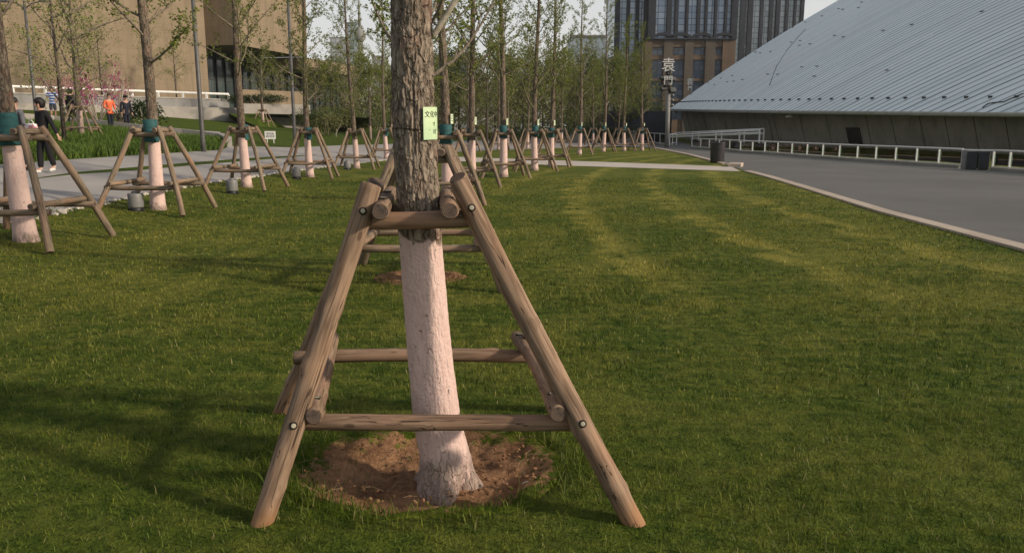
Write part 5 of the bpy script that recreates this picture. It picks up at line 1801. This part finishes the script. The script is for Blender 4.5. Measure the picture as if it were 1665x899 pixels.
def person(label, p, yaw, H, top, bottom, shoe, hair='short', arms=None, stride=.0, shorts=False, female=False, cap=None, lean=0.0, sleeve=True):
    """a figure facing local -Y; joints scaled to height H"""
    t = thing('person', label, 'person', p, yaw)
    k = H / 1.70
    sw = .185 if not female else .165
    arms = arms or {}
    J = {}
    J['pel'] = V((0, 0, .93)); J['wai'] = V((0, -.01 - lean * .2, 1.08)); J['che'] = V((0, -.015 - lean * .6, 1.28)); J['nek'] = V((0, -.01 - lean, 1.43))
    J['hd0'] = V((0, -.025 - lean, 1.50)); J['hd1'] = V((0, -.045 - lean, 1.575)); J['hd2'] = V((0, -.03 - lean, 1.655))
    for s, n in ((-1, 'L'), (1, 'R')):
        f = stride * (1 if s < 0 else -1)
        J['hip' + n] = V((s * .085, 0, .88)); J['kne' + n] = V((s * .09, -f * .55 - .03, .48)); J['ank' + n] = V((s * .09, -f + (.02 if f < 0 else 0), .085 + (.05 if f < -.05 else 0)))
        J['hee' + n] = J['ank' + n] + V((0, .03, -.04)); J['toe' + n] = J['ank' + n] + V((s * .02, -.16, -.055 - (.02 if f < -.05 else 0)))
        J['sho' + n] = V((s * sw, -lean * .8, 1.385))
        e, w = arms.get(n, ((s * .235, .01, 1.10), (s * .245, -.06, .865)))
        J['elb' + n] = V(e); J['wri' + n] = V(w)
        d = (J['wri' + n] - J['elb' + n]).normalized()
        J['pal' + n] = J['wri' + n] + d * .075
    J = {a: b * k for a, b in J.items()}
    def build(names, edges, rad, root, sub=1):
        idx = {n: i for i, n in enumerate(names)}
        return skin_mesh([J[n] for n in names], [(idx[a], idx[b]) for a, b in edges], [tuple(x * k for x in (r if isinstance(r, tuple) else (r, r))) for r in rad], idx[root], sub)
    names = ['pel', 'wai', 'che', 'nek', 'hd0', 'hd1', 'hd2'] + [a + n for n in 'LR' for a in ('hip', 'kne', 'ank', 'toe', 'sho', 'elb', 'wri', 'pal')]
    rad = [(.115, .10), (.115, .09), (.125, .095), (.052, .055), (.058, .07), (.077, .09), (.062, .075)] + [.08, .055, .038, .03, .055, .037, .026, (.036, .016)] * 2
    ed = [('pel', 'wai'), ('wai', 'che'), ('che', 'nek'), ('nek', 'hd0'), ('hd0', 'hd1'), ('hd1', 'hd2')]
    for n in 'LR': ed += [('pel', 'hip' + n), ('hip' + n, 'kne' + n), ('kne' + n, 'ank' + n), ('ank' + n, 'toe' + n), ('che', 'sho' + n), ('sho' + n, 'elb' + n), ('elb' + n, 'wri' + n), ('wri' + n, 'pal' + n)]
    body = build(names, ed, rad, 'pel')
    # fingers, thumb, nose, ears are grown into the body mesh
    for s, n in ((-1, 'L'), (1, 'R')):
        d = (J['pal' + n] - J['wri' + n]).normalized(); ac = d.cross(V((1, 0, 0)))
        ac = ac.normalized() if ac.length > .1 else V((0, 1, 0))
        side = d.cross(ac).normalized()
        for i, (o_, L) in enumerate(((-.024, .065), (-.008, .075), (.008, .07), (.024, .055))):
            b0 = J['pal' + n] + ac * o_ * k; b1 = b0 + d * L * .5 * k; b2 = b1 + (d * .8 - side * .35 * s).normalized() * L * .5 * k
            merge(body, skin_mesh([b0 - d * .02 * k, b1, b2], [(0, 1), (1, 2)], [.0085 * k, .008 * k, .006 * k], 0, 1))
        th = J['wri' + n] + d * .03 * k - ac * .02 * k
        merge(body, skin_mesh([th, th + (d * .6 - ac * .7).normalized() * .035 * k, th + (d * .95 - ac * .4).normalized() * .065 * k], [(0, 1), (1, 2)], [.011 * k, .010 * k, .007 * k], 0, 1))
    hc = J['hd1']
    merge(body, skin_mesh([hc + V((0, -.083, .022)) * k, hc + V((0, -.105, -.012)) * k, hc + V((0, -.088, -.022)) * k], [(0, 1), (1, 2)], [.008 * k, .013 * k, .010 * k], 0, 1))
    for s in (-1, 1):
        merge(body, skin_mesh([hc + V((s * .073, .0, .03)) * k, hc + V((s * .084, .015, .0)) * k, hc + V((s * .073, .005, -.03)) * k], [(0, 1), (1, 2)], [(.008 * k, .012 * k)] * 3, 0, 1))
    obj('body', body, SKIN, t, True)
    bm = bmesh.new()
    for s in (-1, 1):
        r = bmesh.ops.create_uvsphere(bm, u_segments=8, v_segments=6, radius=.011 * k)
        bmesh.ops.translate(bm, verts=r['verts'], vec=hc + V((s * .030, -.083, .022)) * k)
        box(bm, hc + V((s * .030, -.087, .042)) * k, (.030 * k, .01 * k, .006 * k))
    obj('eyes', bm, HAIR, t)
    bm = bmesh.new(); box(bm, hc + V((0, -.086, -.045)) * k, (.042 * k, .012 * k, .011 * k)); obj('mouth', bm, simple('lips', (.35, .13, .11), .5, .1), t)
    # clothes
    g = .014
    na = ['pel', 'wai', 'che', 'nek']; ra = [(.14, .122), (.135, .11), (.146, .116), (.078, .080)]
    eg = [('pel', 'wai'), ('wai', 'che'), ('che', 'nek')]
    J['pel0'] = J['pel']; J['nek'] = J['nek'] - V((0, 0, .02 * k))
    for n in 'LR':
        if sleeve: J['cuf' + n] = J['wri' + n].lerp(J['elb' + n], .08); na += ['sho' + n, 'elb' + n, 'cuf' + n]; ra += [.070, .052, .040]; eg += [('che', 'sho' + n), ('sho' + n, 'elb' + n), ('elb' + n, 'cuf' + n)]
        else: J['cuf' + n] = J['sho' + n].lerp(J['elb' + n], .8); na += ['sho' + n, 'cuf' + n]; ra += [.070, .056]; eg += [('che', 'sho' + n), ('sho' + n, 'cuf' + n)]
    J['hem'] = J['pel'] - V((0, 0, .08 * k)); na.append('hem'); ra.append((.145, .125)); eg.append(('pel', 'hem'))
    obj('top', build(na, eg, ra, 'pel'), top, t, True)
    J['belt'] = J['pel'] + V((0, 0, .06 * k))
    nb = ['belt', 'pel']; rb = [(.125, .108), (.13, .115)]; eb = [('belt', 'pel')]
    for n in 'LR':
        end = J['kne' + n] if shorts else J['ank' + n].lerp(J['kne' + n], .05)
        J['end' + n] = end
        nb += ['hip' + n] + ([] if shorts else ['kne' + n]) + ['end' + n]; rb += [.096] + ([] if shorts else [.075]) + [.085 if shorts else .066]
        eb += [('pel', 'hip' + n)] + ([('hip' + n, 'end' + n)] if shorts else [('hip' + n, 'kne' + n), ('kne' + n, 'end' + n)])
    obj('trousers', build(nb, eb, rb, 'pel'), bottom, t, True)
    for n in 'LR':
        obj('shoe', build(['hee' + n, 'ank' + n, 'toe' + n], [('hee' + n, 'ank' + n), ('hee' + n, 'toe' + n)], [.045, .042, .042], 'hee' + n), shoe, t, True)
    # hair as a shell over the back and top of the head
    bm = bmesh.new()
    r = bmesh.ops.create_uvsphere(bm, u_segments=24, v_segments=16, radius=1)
    puff = 1.36 if hair == 'bob' else 1.06
    for v in bm.verts:
        c = v.co.copy()
        face = (c.y < -.30 and c.z < .38)
        low = c.z < (-.75 if hair == 'bob' else -.25)
        q = .62 if (face or low) else 1.0
        wob = 1 + .06 * mnoise.noise(c * 4)
        v.co = hc + V((c.x * .082 * puff * q * wob, c.y * .098 * puff * q * wob + .012, c.z * .105 * puff * q * wob + .022)) * k
    obj('hair', bm, HAIR, t, True)
    if cap:
        bm = bmesh.new()
        lathe(bm, [(.100 * k, 0), (.103 * k, .03 * k), (.085 * k, .075 * k), (.04 * k, .098 * k)], 18, hc + V((0, .0, .045)) * k)
        box(bm, hc + V((0, -.12, .05)) * k, (.13 * k, .10 * k, .012 * k)); obj('cap', bm, cap, t)
    return t

BLACK = cloth('black_cloth', (.012, .011, .013)); NAVY = cloth('navy_cloth', (.014, .016, .026)); ORANGE = cloth('orange_cloth', (.62, .13, .055), .12)
GREY = cloth('grey_cloth', (.11, .11, .125)); DENIM = cloth('grey_denim', (.06, .07, .085)); PALE = cloth('pale_cloth', (.45, .42, .43))
def mk_stripe():
    t = NT('blue_white_stripes')
    z = t.sep(t.coord('Object'))[2]
    s = t.math('GREATER_THAN', t.math('FRACT', t.math('MULTIPLY', z, 7.5)), .55)
    t.base(t.mix(s, (.045, .12, .36), (.62, .64, .68))); t.rough(.9); t.spec(.2)
    return t.m
pw = P(78, 281)
person('woman in black walking the left path and holding a white bag', pw, math.radians(-28), 1.62, BLACK, BLACK, SHOE_W, 'bob', {'L': ((-.26, .03, 1.10), (-.10, -.20, 1.03)), 'R': ((.25, .07, 1.11), (.33, .12, .87))}, .10, female=True)
def handbag():
    k = 1.66 / 1.7
    M = Matrix.Translation(pw) @ Matrix.Rotation(math.radians(-28), 4, 'Z')
    c = M @ V((-.02 * k, -.255, 1.0 * k))
    t = thing('handbag', 'soft white and pink handbag held by the woman in black', 'bag', c, math.radians(-28))
    bm = bmesh.new(); bmesh.ops.create_cube(bm, size=1); bmesh.ops.subdivide_edges(bm, edges=bm.edges[:], cuts=4, use_grid_fill=True)
    for v in bm.verts:
        n_ = v.co.normalized()
        q = v.co.lerp(n_ * .62, .65)
        q *= 1 + .10 * mnoise.noise(v.co * 5)
        v.co = V((q.x * .36, q.y * .12, q.z * .20))
    t2 = NT('bag_print'); o_ = t2.coord('Object')
    t2.base(t2.mix(t2.ramp(t2.noise(o_, 14, 3), .48, .56), (.72, .68, .66), (.50, .16, .20))); t2.rough(.6)
    obj('body', bm, t2.m, t, True)
    bm = bmesh.new(); tube(bm, [(-.10, 0, .08), (-.07, 0, .16), (.02, 0, .18), (.08, 0, .14), (.10, 0, .08)], .010, 6); obj('strap', bm, MT['white'], t)
handbag()
person('man in blue and white striped shirt and shorts on the upper path', P(88, 195.5), math.radians(200), 1.74, mk_stripe(), DENIM, SHOE_D, 'short', {'L': ((-.25, -.05, 1.12), (-.12, -.26, 1.18)), 'R': ((.25, -.05, 1.12), (.12, -.27, 1.2))}, .03, shorts=True, sleeve=False)
person('person dressed all in black behind the thin bed trunk', P(118, 206), math.radians(160), 1.72, BLACK, BLACK, SHOE_W, 'bob', None, .06, female=True)
person('man in orange shirt and dark trousers on the upper path', P(181, 213.5), math.radians(55), 1.70, ORANGE, NAVY, SHOE_D, 'short', {'L': ((-.25, .0, 1.10), (-.16, -.2, .98)), 'R': ((.25, .0, 1.10), (.16, -.22, .98))}, .08)
person('man in dark jacket and dark peaked cap on the upper path', P(208, 215), math.radians(50), 1.70, NAVY, NAVY, SHOE_D, 'short', None, .07, cap=cloth('dark_cap', (.02, .02, .022)))
person('person in grey seen partly behind the nearest left trunk', P(33, 277), math.radians(170), 1.60, GREY, NAVY, SHOE_D, 'short', None, .05)
person('distant person in pale top walking by the two supported trees', P(466, 196), math.radians(20), 1.65, PALE, BLACK, SHOE_D, 'bob', None, .10, female=True)

def haze():
    bm = bmesh.new(); bbox(bm, (-2400, -120, -1.2), (2400, 2700, 66))
    m = bpy.data.materials.new('haze'); m.use_nodes = True
    n = m.node_tree.nodes; n.remove(n['Principled BSDF'])
    v = n.new('ShaderNodeVolumePrincipled'); v.inputs['Density'].default_value = HAZE
    v.inputs['Color'].default_value = (.95, .95, .97, 1); v.inputs['Anisotropy'].default_value = .2
    m.node_tree.links.new(v.outputs[0], n['Material Output'].inputs['Volume'])
    tag(obj('haze', bm, m), 'thin pale haze in the air', 'haze', kind='stuff')
HAZE = .0002
haze()
bpy.context.view_layer.update()
